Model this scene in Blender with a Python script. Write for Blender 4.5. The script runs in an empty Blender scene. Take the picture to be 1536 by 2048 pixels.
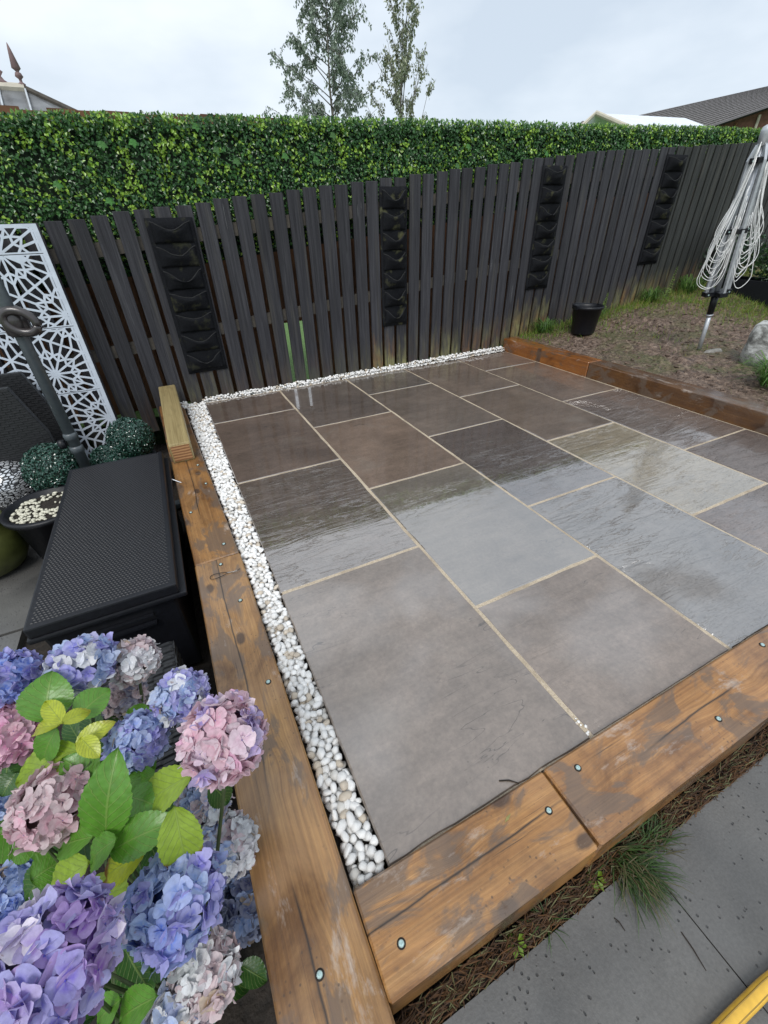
import bpy, bmesh, math, random
from mathutils import Vector, Matrix, noise
R = math.radians
random.seed(11)
S = bpy.context.scene
COL = S.collection

# ------------------------------------------------------------------ camera
FPX, PITCH, YAW, ROLL = 832.145, 0.603412, 0.437465, -0.034196
CAM = Vector((-0.11564, -3.58432, 1.14423))
_r = Vector((math.cos(YAW), -math.sin(YAW), 0)); _f0 = Vector((math.sin(YAW), math.cos(YAW), 0))
FW = _f0*math.cos(PITCH) + Vector((0, 0, -math.sin(PITCH)))
_u = _f0*math.sin(PITCH) + Vector((0, 0, math.cos(PITCH)))
RT = _r*math.cos(ROLL) + _u*math.sin(ROLL)
UP = -_r*math.sin(ROLL) + _u*math.cos(ROLL)
cd = bpy.data.cameras.new('camera'); cam = bpy.data.objects.new('camera', cd); COL.objects.link(cam)
cd.sensor_fit = 'VERTICAL'; cd.sensor_height = 36; cd.lens = FPX/2048*36
cd.clip_start = 0.02; cd.clip_end = 900
m = Matrix((RT, UP, -FW)).transposed().to_4x4(); m.translation = CAM
cam.matrix_world = m
S.camera = cam
S.render.resolution_x = 768; S.render.resolution_y = 1024

# ------------------------------------------------------------------ world and sun
SUN_EL, SUN_AZ = R(52), R(215)
w = bpy.data.worlds.new('World'); S.world = w; w.use_nodes = True
nt = w.node_tree; N = nt.nodes; L = nt.links
bg = N['Background']
sky = N.new('ShaderNodeTexSky'); sky.sky_type = 'NISHITA'; sky.sun_disc = False
sky.sun_elevation = SUN_EL; sky.sun_rotation = SUN_AZ
tc = N.new('ShaderNodeTexCoord')
mp = N.new('ShaderNodeMapping'); mp.inputs['Scale'].default_value = (1.6, 1.6, 4.2)
L.new(tc.outputs['Generated'], mp.inputs['Vector'])
ns = N.new('ShaderNodeTexNoise'); ns.inputs['Scale'].default_value = 1.5; ns.inputs['Detail'].default_value = 5
ns.inputs['Roughness'].default_value = .5
L.new(mp.outputs[0], ns.inputs['Vector'])
rp = N.new('ShaderNodeValToRGB')
rp.color_ramp.elements[0].position = .34; rp.color_ramp.elements[0].color = (5.0, 5.7, 6.5, 1)
rp.color_ramp.elements[1].position = .66; rp.color_ramp.elements[1].color = (7.4, 7.9, 8.4, 1)
L.new(ns.outputs['Fac'], rp.inputs['Fac'])
mx = N.new('ShaderNodeMix'); mx.data_type = 'RGBA'; mx.inputs['Factor'].default_value = .9
L.new(sky.outputs[0], mx.inputs[6]); L.new(rp.outputs[0], mx.inputs[7])
L.new(mx.outputs[2], bg.inputs['Color']); bg.inputs['Strength'].default_value = .098
sl = bpy.data.lights.new('sun', 'SUN'); sun = bpy.data.objects.new('sun', sl); COL.objects.link(sun)
sl.energy = 1.5; sl.angle = R(25); sl.color = (1, .97, .93)
sun.rotation_euler = (R(90)-SUN_EL, 0, R(180)-SUN_AZ)
S.view_settings.view_transform = 'Standard'; S.view_settings.look = 'None'
S.view_settings.exposure = 0.5; S.view_settings.gamma = 1

# ------------------------------------------------------------------ pixel helpers (photo pixels, 1536x2048)
def ray(px, py): return RT*((px-768)/FPX) - UP*((py-1024)/FPX) + FW
def atz(px, py, z): d = ray(px, py); return CAM + d*((z-CAM.z)/d.z)
def aty(px, py, y): d = ray(px, py); return CAM + d*((y-CAM.y)/d.y)
def atd(px, py, depth): return CAM + ray(px, py)*depth
def interp(t, pts):
    if t <= pts[0][0]: return pts[0][1]
    for (a, b), (c, d) in zip(pts, pts[1:]):
        if t <= c: return b + (d-b)*(t-a)/(c-a)
    return pts[-1][1]

# ------------------------------------------------------------------ object helpers
class MB:
    def __init__(s): s.v = []; s.f = []; s.c = []; s.uv = None
    def add(s, vs, fs, col=None):
        o = len(s.v); s.v += [tuple(v) for v in vs]; s.f += [tuple(i+o for i in f) for f in fs]
        s.c += [col or (1, 1, 1, 1)]*len(vs)
    def box(s, lo, hi, M=None, col=None):
        vs = [Vector((x, y, z)) for x in (lo[0], hi[0]) for y in (lo[1], hi[1]) for z in (lo[2], hi[2])]
        if M: vs = [M @ v for v in vs]
        s.add(vs, [(0,1,3,2),(4,6,7,5),(0,4,5,1),(2,3,7,6),(0,2,6,4),(1,5,7,3)], col)
    def tube(s, pts, rad, n=8, col=None, cap=True):
        pts = [Vector(p) for p in pts]; k = len(pts)
        rad = rad if isinstance(rad, (list, tuple)) else [rad]*k
        t = (pts[1]-pts[0]).normalized()
        a = t.orthogonal().normalized()
        vs = []
        for i, p in enumerate(pts):
            t = (pts[min(i+1, k-1)]-pts[max(i-1, 0)]).normalized()
            a = (a - t*a.dot(t)).normalized(); b = t.cross(a)
            for j in range(n):
                th = 2*math.pi*j/n
                vs.append(p + (a*math.cos(th)+b*math.sin(th))*rad[i])
        fs = [(i*n+j, i*n+(j+1) % n, (i+1)*n+(j+1) % n, (i+1)*n+j) for i in range(k-1) for j in range(n)]
        if cap: fs += [tuple(range(n))[::-1], tuple((k-1)*n+j for j in range(n))]
        s.add(vs, fs, col)
    def lathe(s, prof, n=32, c=(0, 0, 0), sx=1, sy=1, col=None):
        vs = []; k = len(prof)
        for r, z in prof:
            for j in range(n):
                th = 2*math.pi*j/n
                vs.append((c[0]+r*sx*math.cos(th), c[1]+r*sy*math.sin(th), c[2]+z))
        fs = [(i*n+j, i*n+(j+1) % n, (i+1)*n+(j+1) % n, (i+1)*n+j) for i in range(k-1) for j in range(n)]
        fs += [tuple(range(n))[::-1], tuple((k-1)*n+j for j in range(n))]
        s.add(vs, fs, col)
    def mesh(s, name):
        me = bpy.data.meshes.new(name); me.from_pydata(s.v, [], s.f); me.update()
        ca = me.color_attributes.new('col', 'FLOAT_COLOR', 'POINT')
        flat = []
        for c in s.c: flat += list(c)
        ca.data.foreach_set('color', flat)
        return me
    def build(s, name, mat, parent=None, smooth=False, loc=None):
        me = s.mesh(name); me.materials.append(mat)
        if smooth: me.polygons.foreach_set('use_smooth', [True]*len(me.polygons))
        return link(name, me, parent, loc)
def link(name, me, parent=None, loc=None):
    o = bpy.data.objects.new(name, me); COL.objects.link(o)
    if parent: o.parent = parent
    if loc is not None: o.location = loc
    return o
def tag(o, label=None, cat=None, group=None, kind=None):
    if label: o['label'] = label
    if cat: o['category'] = cat
    if group: o['group'] = group
    if kind: o['kind'] = kind
    return o
def thing(name, label, cat, loc=(0, 0, 0), group=None):
    o = bpy.data.objects.new(name, None); COL.objects.link(o); o.location = loc; o.empty_display_size = .05
    return tag(o, label, cat, group)
def local(o, *ps): return [Vector(p)-o.location for p in ps]
def bevel_box(name, lo, hi, b, mat, seg=2, sub=0):
    bm = bmesh.new(); bmesh.ops.create_cube(bm, size=1)
    c = [(a+d)/2 for a, d in zip(lo, hi)]; s = [d-a for a, d in zip(lo, hi)]
    bmesh.ops.scale(bm, vec=s, verts=bm.verts); bmesh.ops.translate(bm, vec=c, verts=bm.verts)
    if b: bmesh.ops.bevel(bm, geom=bm.edges[:]+bm.verts[:], offset=b, segments=seg, profile=.6, affect='EDGES')
    me = bpy.data.meshes.new(name); bm.to_mesh(me); bm.free(); me.materials.append(mat)
    return me

# ------------------------------------------------------------------ material helpers
class MT:
    def __init__(s, name, rough=.6, spec=.5, metal=0):
        s.m = bpy.data.materials.new(name); s.m.use_nodes = True
        s.t = s.m.node_tree; s.N = s.t.nodes; s.b = s.N['Principled BSDF']
        s.b.inputs['Roughness'].default_value = rough; s.b.inputs['Metallic'].default_value = metal
        s.b.inputs['Specular IOR Level'].default_value = spec
        s._tc = None; s._oi = None
    def n(s, t, **k):
        x = s.N.new('ShaderNode'+t)
        for a, v in k.items(): setattr(x, a, v)
        return x
    def l(s, a, b): s.t.links.new(a, b)
    def val(s, sock, v):
        if hasattr(v, 'links'): s.l(v, sock)
        else: sock.default_value = v
    def obj(s):
        if not s._tc: s._tc = s.n('TexCoord')
        return s._tc.outputs['Object']
    def info(s, k):
        if not s._oi: s._oi = s.n('ObjectInfo')
        return s._oi.outputs[k]
    def coords(s, scale=(1, 1, 1), rand=True, rot=(0, 0, 0), src=None):
        mp = s.n('Mapping'); mp.inputs['Scale'].default_value = scale; mp.inputs['Rotation'].default_value = rot
        s.l(src or s.obj(), mp.inputs['Vector'])
        if rand:
            mu = s.math('MULTIPLY', s.info('Random'), 37.0)
            cb = s.n('CombineXYZ')
            for i in range(3): s.l(mu, cb.inputs[i])
            s.l(cb.outputs[0], mp.inputs['Location'])
        return mp.outputs[0]
    def noise(s, vec, scale=5, detail=4, rough=.55, dist=0):
        x = s.n('TexNoise'); s.l(vec, x.inputs['Vector'])
        for k, v in (('Scale', scale), ('Detail', detail), ('Roughness', rough), ('Distortion', dist)): s.val(x.inputs[k], v)
        return x.outputs['Fac']
    def voro(s, vec, scale=5, feature='F1', out='Distance', rnd=1, dim='3D'):
        x = s.n('TexVoronoi', feature=feature, voronoi_dimensions=dim); s.l(vec, x.inputs['Vector']); x.inputs['Scale'].default_value = scale
        x.inputs['Randomness'].default_value = rnd
        return x.outputs[out]
    def ramp(s, fac, *st, interp='LINEAR'):
        x = s.n('ValToRGB'); s.l(fac, x.inputs['Fac']); r = x.color_ramp; r.interpolation = interp
        while len(r.elements) < len(st): r.elements.new(.5)
        for e, (p, c) in zip(r.elements, st):
            e.position = p; e.color = (c, c, c, 1) if not isinstance(c, tuple) else (*c[:3], 1)
        return x.outputs['Color']
    def math(s, op, a, b=0.0, c=None, clamp=False):
        x = s.n('Math', operation=op, use_clamp=clamp); s.val(x.inputs[0], a); s.val(x.inputs[1], b)
        if c is not None: s.val(x.inputs[2], c)
        return x.outputs[0]
    def mix(s, fac, a, b, mode='MIX'):
        x = s.n('Mix', data_type='RGBA', blend_type=mode); s.val(x.inputs[0], fac)
        for sock, v in ((x.inputs[6], a), (x.inputs[7], b)):
            s.val(sock, (*v[:3], 1) if isinstance(v, tuple) else v)
        return x.outputs[2]
    def sep(s, vec):
        x = s.n('SeparateXYZ'); s.l(vec, x.inputs[0]); return x.outputs
    def attr(s, nm='col'):
        x = s.n('Attribute', attribute_name=nm); return x.outputs['Color']
    def bump(s, h, dist=.01, strength=1.0, prev=None):
        x = s.n('Bump'); s.l(h, x.inputs['Height']); x.inputs['Distance'].default_value = dist; s.val(x.inputs['Strength'], strength)
        if prev: s.l(prev, x.inputs['Normal'])
        return x.outputs[0]
    def out(s, color=None, rough=None, normal=None, coat=None, coat_rough=None, coat_ior=None, coat_normal=None, **k):
        b = s.b.inputs
        if color is not None: s.val(b['Base Color'], (*color[:3], 1) if isinstance(color, tuple) else color)
        if rough is not None: s.val(b['Roughness'], rough)
        if normal is not None: s.l(normal, b['Normal'])
        if coat is not None: s.val(b['Coat Weight'], coat)
        if coat_rough is not None: s.val(b['Coat Roughness'], coat_rough)
        if coat_ior is not None: s.val(b['Coat IOR'], coat_ior)
        if coat_normal is not None: s.l(coat_normal, b['Coat Normal'])
        for kk, v in k.items(): s.val(b[kk.replace('_', ' ')], v)
        return s.m

def plain(name, c, rough=.6, nscale=30, var=.25, bump=.0, metal=0, coat=0, spec=.5):
    t = MT(name, rough, spec, metal); v = t.coords()
    n = t.noise(v, nscale, 5)
    a = tuple(x*(1-var) for x in c); b = tuple(min(1, x*(1+var)) for x in c)
    col = t.ramp(n, (.3, a), (.7, b))
    nm = t.bump(n, bump) if bump else None
    return t.out(col, normal=nm, coat=coat if coat else None, coat_rough=.1 if coat else None)
def attr_mat(name, rough=.5, trans=0, nscale=60, var=.2, spec=.5, rbump=0):
    t = MT(name, rough, spec); n = t.noise(t.coords(rand=False), nscale, 3)
    col = t.mix(1.0, t.attr(), t.ramp(n, (.25, 1-var), (.75, 1+var*.6)), 'MULTIPLY')
    m = t.out(col, normal=t.bump(n, rbump) if rbump else None)
    if trans:
        tr = t.n('BsdfTranslucent'); t.l(col, tr.inputs['Color'])
        ms = t.n('MixShader'); ms.inputs[0].default_value = trans
        t.l(t.b.outputs[0], ms.inputs[1]); t.l(tr.outputs[0], ms.inputs[2]); t.l(ms.outputs[0], t.N['Material Output'].inputs['Surface'])
    return m

# slab: object colour = stone tint, alpha = how riven/rippled
def mat_slab():
    t = MT('wet_sandstone', .55)
    v = t.coords((1, 1, 1))
    v2 = t.coords((1.2, 6.5, 1), rot=(0, 0, R(-28)))
    cloud = t.noise(v, 2.2, 6, .62, .6); fine = t.noise(v, 90, 4, .6); streak = t.noise(v2, 3.2, 6, .6, .5)
    k = t.math('MULTIPLY', t.ramp(cloud, (.25, .72), (.75, 1.28)), t.ramp(streak, (.3, .86), (.7, 1.12)))
    k = t.math('MULTIPLY', k, t.ramp(fine, (.2, .78), (.8, 1.18))); k = t.math('MULTIPLY', k, t.ramp(t.noise(v, 22, 5, .65), (.3, .88), (.7, 1.1)))
    col = t.mix(1.0, t.mix(1.0, t.info('Color'), k, 'MULTIPLY'), (1.0, .91, .82), 'MULTIPLY')
    patch = t.noise(v, 3.1, 5, .65, 1.2)
    col = t.mix(t.ramp(patch, (.55, 0.0), (.72, .3)), col, (.22, .195, .165))
    specks = t.ramp(t.voro(v, 26), (.03, .8), (.07, 0.0))
    specm = t.math('MULTIPLY', specks, t.ramp(t.noise(v, 5, 2), (.55, 0), (.6, .7)))
    col = t.mix(specm, col, (.05, .045, .04))
    # riven ledges
    led = t.noise(v2, 2.6, 5, .55, .8)
    led2 = t.math('SNAP', led, .055)
    led = t.math('ADD', t.math('MULTIPLY', led, .25), t.math('MULTIPLY', led2, .75))
    amp = t.info('Alpha')
    crk = t.math('ABSOLUTE', t.math('SUBTRACT', t.noise(v2, 1.1, 4, .6, .6), .5))
    crkm = t.math('MULTIPLY', t.ramp(crk, (.0012, 1.0), (.0035, 0.0)), t.ramp(t.noise(v, 2.4, 1), (.5, 0.0), (.6, .75)))
    col = t.mix(crkm, col, (.035, .03, .028))
    b0 = t.bump(fine, .002, .6)
    b1 = t.bump(led, .02, amp, b0)
    at = t.n('Attribute', attribute_name='wet', attribute_type='OBJECT'); wetv = at.outputs['Fac']
    pud = t.ramp(t.math('ADD', t.noise(v, 2.0, 3, .5, .3), t.math('MULTIPLY', t.math('SUBTRACT', wetv, .75), .45)), (.42, 0.0), (.56, 1.0))
    dry = t.math('SUBTRACT', 1.0, pud)
    film = t.bump(t.noise(v, 11, 4, .6), .0035, t.math('ADD', .08, t.math('MULTIPLY', dry, .35)))
    film = t.bump(led, .012, t.math('MULTIPLY', amp, t.math('ADD', .35, dry)), film)
    rg_ = t.math('ABSOLUTE', t.math('SUBTRACT', t.noise(t.coords((1.0, 5.0, 1), rot=(0, 0, R(-28))), 3.4, 5, .6, .7), .5))
    rg2 = t.math('MULTIPLY', t.ramp(rg_, (.0, 1.0), (.016, 0.0)), t.ramp(t.noise(v, 3.0, 3), (.42, 0.0), (.62, 1.0)))
    film = t.bump(rg2, .004, t.math('MULTIPLY', amp, .32), film)
    crough = t.math('ADD', .006, t.math('MULTIPLY', dry, .085))
    cw = t.math('MULTIPLY', t.math('ADD', .45, t.math('MULTIPLY', pud, .55)), wetv, clamp=True)
    return t.out(col, rough=.5, normal=b1, coat=cw, coat_rough=crough, coat_ior=3.2, coat_normal=film)
M_slab = mat_slab()

def mat_sleeper():
    t = MT('wet_stained_timber', .5)
    v = t.coords((1, 1, 1)); o = t.sep(t.obj())
    kn_v = t.coords((4.2, 7.5, 4.0)); kd = t.voro(kn_v, 1.0, dim='2D')
    knot = t.math('MULTIPLY', t.ramp(t.math('ADD', kd, t.math('MULTIPLY', t.noise(v, 40, 3), .06)), (.11, 1.0), (.165, 0.0)), t.ramp(t.voro(kn_v, 1.0, out='Color', dim='2D'), (.40, 0.0), (.44, 1.0)))
    ring = t.ramp(kd, (.0, 1.0), (.32, 0.0))
    warp = t.n('VectorMath', operation='ADD'); cb = t.n('CombineXYZ')
    t.l(t.math('MULTIPLY', ring, .012), cb.inputs[1]); t.l(cb.outputs[0], warp.inputs[1]); t.l(v, warp.inputs[0])
    gm = t.n('Mapping'); gm.inputs['Scale'].default_value = (.55, 46, 46); t.l(warp.outputs[0], gm.inputs['Vector'])
    grain = t.noise(gm.outputs[0], 1.6, 7, .68, .18)
    gm2 = t.n('Mapping'); gm2.inputs['Scale'].default_value = (2.5, 150, 150); t.l(warp.outputs[0], gm2.inputs['Vector'])
    fineg = t.noise(gm2.outputs[0], 1.4, 4, .6)
    col = t.ramp(grain, (.2, (.185, .094, .034)), (.42, (.275, .147, .054)), (.6, (.35, .2, .078)), (.82, (.42, .265, .118)))
    col = t.mix(1.0, col, t.ramp(fineg, (.25, .74), (.75, 1.18)), 'MULTIPLY')
    big = t.noise(t.coords((2.0, 3.6, 2)), 1.9, 6, .66, .5)
    col = t.mix(1.0, col, t.ramp(big, (.32, (.42, .35, .29)), (.47, (.85, .8, .74)), (.6, (1.1, 1.05, .95)), (.74, (1.3, 1.25, 1.1))), 'MULTIPLY')
    col = t.mix(1.0, col, t.info('Color'), 'MULTIPLY')
    col = t.mix(t.math('MULTIPLY', knot, .85), col, (.05, .028, .018))
    mud = t.noise(t.coords((2.0, 4.5, 3)), 2.3, 5, .62, .7)
    col = t.mix(t.ramp(mud, (.51, 0.0), (.57, .72)), col, (.12, .085, .062))
    pale = t.noise(t.coords((1.6, 3.6, 3)), 3.1, 6, .7, .2)
    col = t.mix(t.ramp(pale, (.60, 0.0), (.72, .62)), col, (.5, .44, .39))
    dots = t.math('MULTIPLY', t.ramp(t.voro(v, 75), (.12, 1.0), (.22, 0.0)), t.ramp(t.noise(v, 6, 3), (.48, 0), (.6, .75)))
    col = t.mix(dots, col, (.07, .04, .022))
    chk = t.math('MULTIPLY', t.ramp(t.noise(t.coords((4.5, 210, 210)), 1.0, 3, .6), (.66, 0.0), (.71, 1.0)), t.ramp(t.noise(t.coords((2, 6, 3)), 1.7, 3), (.46, 0.0), (.6, .8)))
    col = t.mix(chk, col, (.05, .026, .012))
    # drying splits along the length
    nx = t.noise(t.coords((.7, 0, 0)), 1.0, 6, .5)
    d1 = t.math('ABSOLUTE', t.math('SUBTRACT', o[1], t.math('MULTIPLY', t.math('SUBTRACT', nx, .45), .13)))
    brk = t.ramp(t.noise(t.coords((1.1, 0, 1)), 1.3, 1), (.40, 0.0), (.46, 1.0))
    crack = t.math('MULTIPLY', t.ramp(d1, (.0004, 1.0), (.0011, 0.0)), brk)
    col = t.mix(crack, col, (.015, .009, .006))
    h = t.math('SUBTRACT', t.math('ADD', t.math('MULTIPLY', grain, .6), t.math('MULTIPLY', fineg, .4)), t.math('MULTIPLY', crack, .12))
    nm = t.bump(h, .003, .8)
    ro = t.ramp(t.noise(v, 5, 4, .6), (.3, .28), (.7, .6))
    return t.out(col, rough=ro, normal=nm, coat=t.ramp(t.noise(v, 4, 3), (.4, .3), (.6, .95)), coat_rough=.16)
M_sleeper = mat_sleeper()
def mat_endgrain():
    t = MT('sawn_end_grain', .7); v = t.coords((1, 1, 1))
    wv = t.n('TexWave', wave_type='RINGS', rings_direction='X'); wv.inputs['Scale'].default_value = 26; wv.inputs['Distortion'].default_value = 1.5
    t.l(v, wv.inputs['Vector'])
    return t.out(t.ramp(wv.outputs['Fac'], (.2, (.2, .09, .035)), (.8, (.4, .22, .1))))
M_end = mat_endgrain()
def mat_offcut():
    t = MT('pale_treated_timber', .6); gm = t.coords((1.2, 50, 50)); g = t.noise(gm, 1.5, 6, .6, .6); b_ = t.noise(t.coords((3, 9, 9)), 2.0, 4)
    col = t.ramp(g, (.3, (.2, .145, .055)), (.7, (.38, .3, .14)))
    col = t.mix(t.ramp(b_, (.55, 0.0), (.7, .5)), col, (.16, .12, .05))
    return t.out(col, normal=t.bump(g, .002, .6), coat=.3, coat_rough=.2)
M_offcut = mat_offcut()

def mat_fence():
    t = MT('dark_stained_board', .62, .3)
    v = t.coords((1, 1, 1)); o = t.sep(t.obj())
    gm = t.coords((42, 42, 1.4)); g = t.noise(gm, 1.5, 6, .62, .8); gf = t.noise(t.coords((170, 170, 3)), 1.2, 3)
    col = t.ramp(g, (.25, (.013, .013, .016)), (.5, (.029, .029, .034)), (.78, (.062, .062, .069)))
    col = t.mix(1.0, col, t.ramp(gf, (.25, .8), (.75, 1.2)), 'MULTIPLY')
    col = t.mix(1.0, col, t.info('Color'), 'MULTIPLY')
    weath = t.ramp(t.noise(t.coords((14, 14, .9)), 1.4, 5, .6), (.56, 0.0), (.74, .55))
    col = t.mix(weath, col, (.075, .07, .058))
    # algae and rust-brown rot creep up from the foot; strength rides on object colour alpha
    foot = t.ramp(t.math('ADD', o[2], t.math('MULTIPLY', t.math('SUBTRACT', t.noise(t.coords((22, 22, 2.5)), 1.3, 5), .5), .5)), (.06, 1.0), (.34, 0.0))
    fm = t.math('MULTIPLY', t.math('MULTIPLY', foot, t.info('Alpha')), t.ramp(t.noise(t.coords((30, 30, 4)), 1.4, 5, .65), (.38, .15), (.62, .95)), clamp=True)
    rot = t.ramp(t.noise(v, 3.5, 3), (.42, (.2, .19, .085)), (.6, (.15, .085, .04)))
    col = t.mix(fm, col, rot)
    kd = t.voro(t.coords((9, 9, 2.6)), 1.0)
    col = t.mix(t.ramp(kd, (.06, .7), (.11, 0.0)), col, (.02, .02, .022))
    drip = t.math('MULTIPLY', t.ramp(t.noise(t.coords((120, 120, 2.0)), 1.0, 2), (.72, 0), (.76, .6)), t.ramp(t.noise(v, 1.7, 1), (.62, 0), (.66, 1)))
    col = t.mix(drip, col, (.4, .42, .42))
    nm = t.bump(t.math('ADD', g, t.math('MULTIPLY', gf, .5)), .003, .7)
    return t.out(col, rough=t.ramp(g, (.3, .72), (.7, .5)), normal=nm)
M_fence = mat_fence()
M_rail = plain('weathered_rail', (.06, .052, .042), .8, 12, .4, .002)
M_brown = plain('brown_neighbour_board', (.13, .058, .024), .75, 9, .35, .002)

def mat_pebble():
    t = MT('white_quartz', .38); v = t.coords((1, 1, 1))
    n = t.noise(v, 40, 4)
    rnd = t.n('VertexColor') if False else None
    col = t.mix(1.0, t.attr(), t.ramp(n, (.25, .86), (.7, 1.05)), 'MULTIPLY')
    return t.out(col, normal=t.bump(n, .003, .6), coat=.25, coat_rough=.15, Subsurface_Weight=.0)
M_pebble = mat_pebble()
def mat_sand():
    t = MT('jointing_sand', .9); v = t.coords((1, 1, 1), rand=False); n = t.noise(v, 220, 3); b = t.noise(v, 6, 4)
    col = t.mix(t.ramp(b, (.45, 0.0), (.7, .6)), t.ramp(n, (.3, (.36, .29, .2)), (.7, (.6, .51, .39))), (.22, .17, .12))
    return t.out(col, normal=t.bump(n, .003))
M_sand = mat_sand()
def mat_pave():
    t = MT('wet_concrete_paving', .45); v = t.coords((1, 1, 1), rand=False)
    b = t.noise(v, 3, 6, .6, .4); f = t.noise(v, 160, 3)
    col = t.ramp(b, (.3, (.06, .059, .057)), (.7, (.125, .121, .114)))
    col = t.mix(1.0, col, t.ramp(f, (.2, .8), (.8, 1.15)), 'MULTIPLY')
    sp = t.coords((1, 1, 1), rand=False, rot=(0, 0, R(-40)))
    pit = t.math('MULTIPLY', t.ramp(t.voro(v, 62), (.1, 1.0), (.2, 0.0)), t.ramp(t.noise(v, 13, 2), (.44, 0), (.52, .9)))
    pit2 = t.math('MULTIPLY', t.ramp(t.voro(t.coords((1.8, 1, 1), rand=False, rot=(0, 0, R(35))), 24), (.06, 1.0), (.1, 0.0)), t.ramp(t.noise(v, 9, 2), (.52, 0), (.56, .95)))
    p = t.math('MAXIMUM', pit, pit2)
    col = t.mix(p, col, (.02, .02, .021))
    nm = t.bump(t.math('SUBTRACT', f, t.math('MULTIPLY', p, 3.0)), .0015, .7)
    return t.out(col, rough=t.ramp(b, (.3, .42), (.7, .6)), normal=nm, coat=t.ramp(t.noise(v, 2.6, 4, .6), (.4, .15), (.6, .85)), coat_rough=t.ramp(t.noise(v, 5, 4), (.3, .1), (.7, .3)))
M_pave = mat_pave()
def mat_soil():
    t = MT('wet_mud', .6); v = t.coords((1, 1, 1), rand=False)
    a = t.noise(v, 2.2, 7, .65, .5); b = t.noise(v, 26, 6, .65, .6)
    col = t.ramp(b, (.3, (.04, .024, .016)), (.48, (.14, .092, .066)), (.68, (.34, .25, .19)))
    gr = t.ramp(a, (.48, 0.0), (.62, .75)); col = t.mix(gr, col, t.ramp(b, (.3, (.05, .06, .018)), (.7, (.14, .14, .05))))
    return t.out(col, rough=t.ramp(b, (.3, .22), (.6, .7)), normal=t.bump(b, .04, 1.0))
M_soil = mat_soil()
M_darksoil = plain('damp_soil_with_shade', (.02, .015, .011), .85, 45, .5, .01)  # dark soil, deepened further so its colour carries shadow under the bush
M_lawn = plain('lawn_grass_ground', (.10, .19, .05), .9, 60, .45, .02)
M_black = plain('black_moulded_plastic', (.007, .0078, .011), .42, 60, .25, .0006, spec=.4)
M_felt = None
def mat_felt():
    t = MT('black_felt', .85, .12); v = t.coords((1, 1, 1)); n = t.noise(v, 9, 5, .6); f = t.noise(v, 150, 3)
    col = t.ramp(f, (.3, (.006, .0065, .008)), (.7, (.013, .014, .017)))
    alg = t.math('MULTIPLY', t.ramp(n, (.56, 0.0), (.68, .8)), t.info('Alpha'))
    col = t.mix(alg, col, (.12, .12, .06))
    return t.out(col, normal=t.bump(f, .002, .6))
M_felt = mat_felt()
M_lip = plain('worn_felt_binding', (.016, .0165, .017), .8, 60, .5)
M_white = plain('white_panel_plastic', (.56, .62, .7), .4, 20, .1)
M_pole = plain('grey_coated_steel', (.075, .09, .1), .35, 40, .15, spec=.6)
M_bronze = plain('bronze_crank_plastic', (.04, .034, .034), .3, 20, .25, coat=.4)
M_alu = plain('dull_aluminium', (.5, .52, .55), .42, 30, .15, metal=.55)
M_cord = plain('white_plastic_cord', (.86, .86, .85), .4, 40, .06)
M_zinc = plain('zinc_screw_head', (.45, .6, .58), .35, 300, .3, metal=.5)
M_hole = plain('dark_screw_recess', (.02, .014, .01), .9, 90, .3)
M_foliage = attr_mat('leaf_foliage', .3, .22, 40, .2, .6)
M_grass = attr_mat('grass_blades', .55, .3, 30, .2)
M_bark = plain('grey_brown_bark', (.13, .12, .1), .85, 30, .35, .004)
M_stem = plain('green_stem', (.05, .075, .025), .6, 40, .3)
M_topi = attr_mat('glossy_topiary_leaf', .14, .05, 80, .2, 1.0)
M_conc = None
def mat_conc():
    t = MT('stained_concrete', .8); v = t.coords((1, 1, 1)); b = t.noise(v, 5, 7, .68, .8); f = t.noise(v, 90, 4)
    col = t.ramp(b, (.36, (.04, .04, .038)), (.45, (.2, .2, .185)), (.55, (.52, .53, .51)))
    return t.out(col, normal=t.bump(t.math('ADD', b, f), .008, .7))
M_conc = mat_conc()
def mat_hose():
    t = MT('yellow_hose_rubber', .35); v = t.attr(); n = t.noise(t.coords(), 60, 3)
    return t.out(t.mix(1.0, v, t.ramp(n, (.3, .85), (.7, 1.05)), 'MULTIPLY'), coat=.3, coat_rough=.15)
M_hose = mat_hose()
M_debris = attr_mat('dead_needles', .75, 0, 30, .3)
M_dgreen = plain('dark_green_core', (.008, .02, .012), .8, 40, .4)
M_stone = plain('grey_field_stone', (.23, .22, .2), .7, 25, .3, .006)
M_olive = plain('mossy_olive_glaze', (.075, .085, .02), .5, 9, .45, .002, coat=.2)
def mat_silver():
    t = MT('silver_mosaic', .2, .6); v = t.coords((1.0, 1.0, 2.6))
    e = t.voro(v, 34, 'DISTANCE_TO_EDGE'); k = t.ramp(e, (.06, 0.0), (.14, 1.0))
    return t.out(t.mix(k, (.008, .008, .01), (.72, .74, .76)), metal_=None) if False else t.out(t.mix(k, (.008, .008, .01), (.72, .74, .76)), normal=t.bump(k, .006), Metallic=t.math('MULTIPLY', k, .5))
M_silver = mat_silver()
M_canvas = plain('white_tent_canvas', (.7, .74, .8), .55, 5, .06)
M_tile = plain('grey_roof_tile', (.15, .14, .14), .6, 14, .3, .004)
M_brick = plain('brown_house_wall', (.14, .065, .045), .85, 8, .25)
M_trim = plain('cream_trim', (.5, .46, .38), .6, 10, .1)
M_glass = plain('milky_roof_sheet', (.5, .53, .56), .25, 6, .2)
M_finial = plain('terracotta_finial', (.2, .13, .13), .7, 15, .2)
M_plywood = plain('wicker_grey', (.02, .021, .023), .5, 80, .3, .001)

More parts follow.
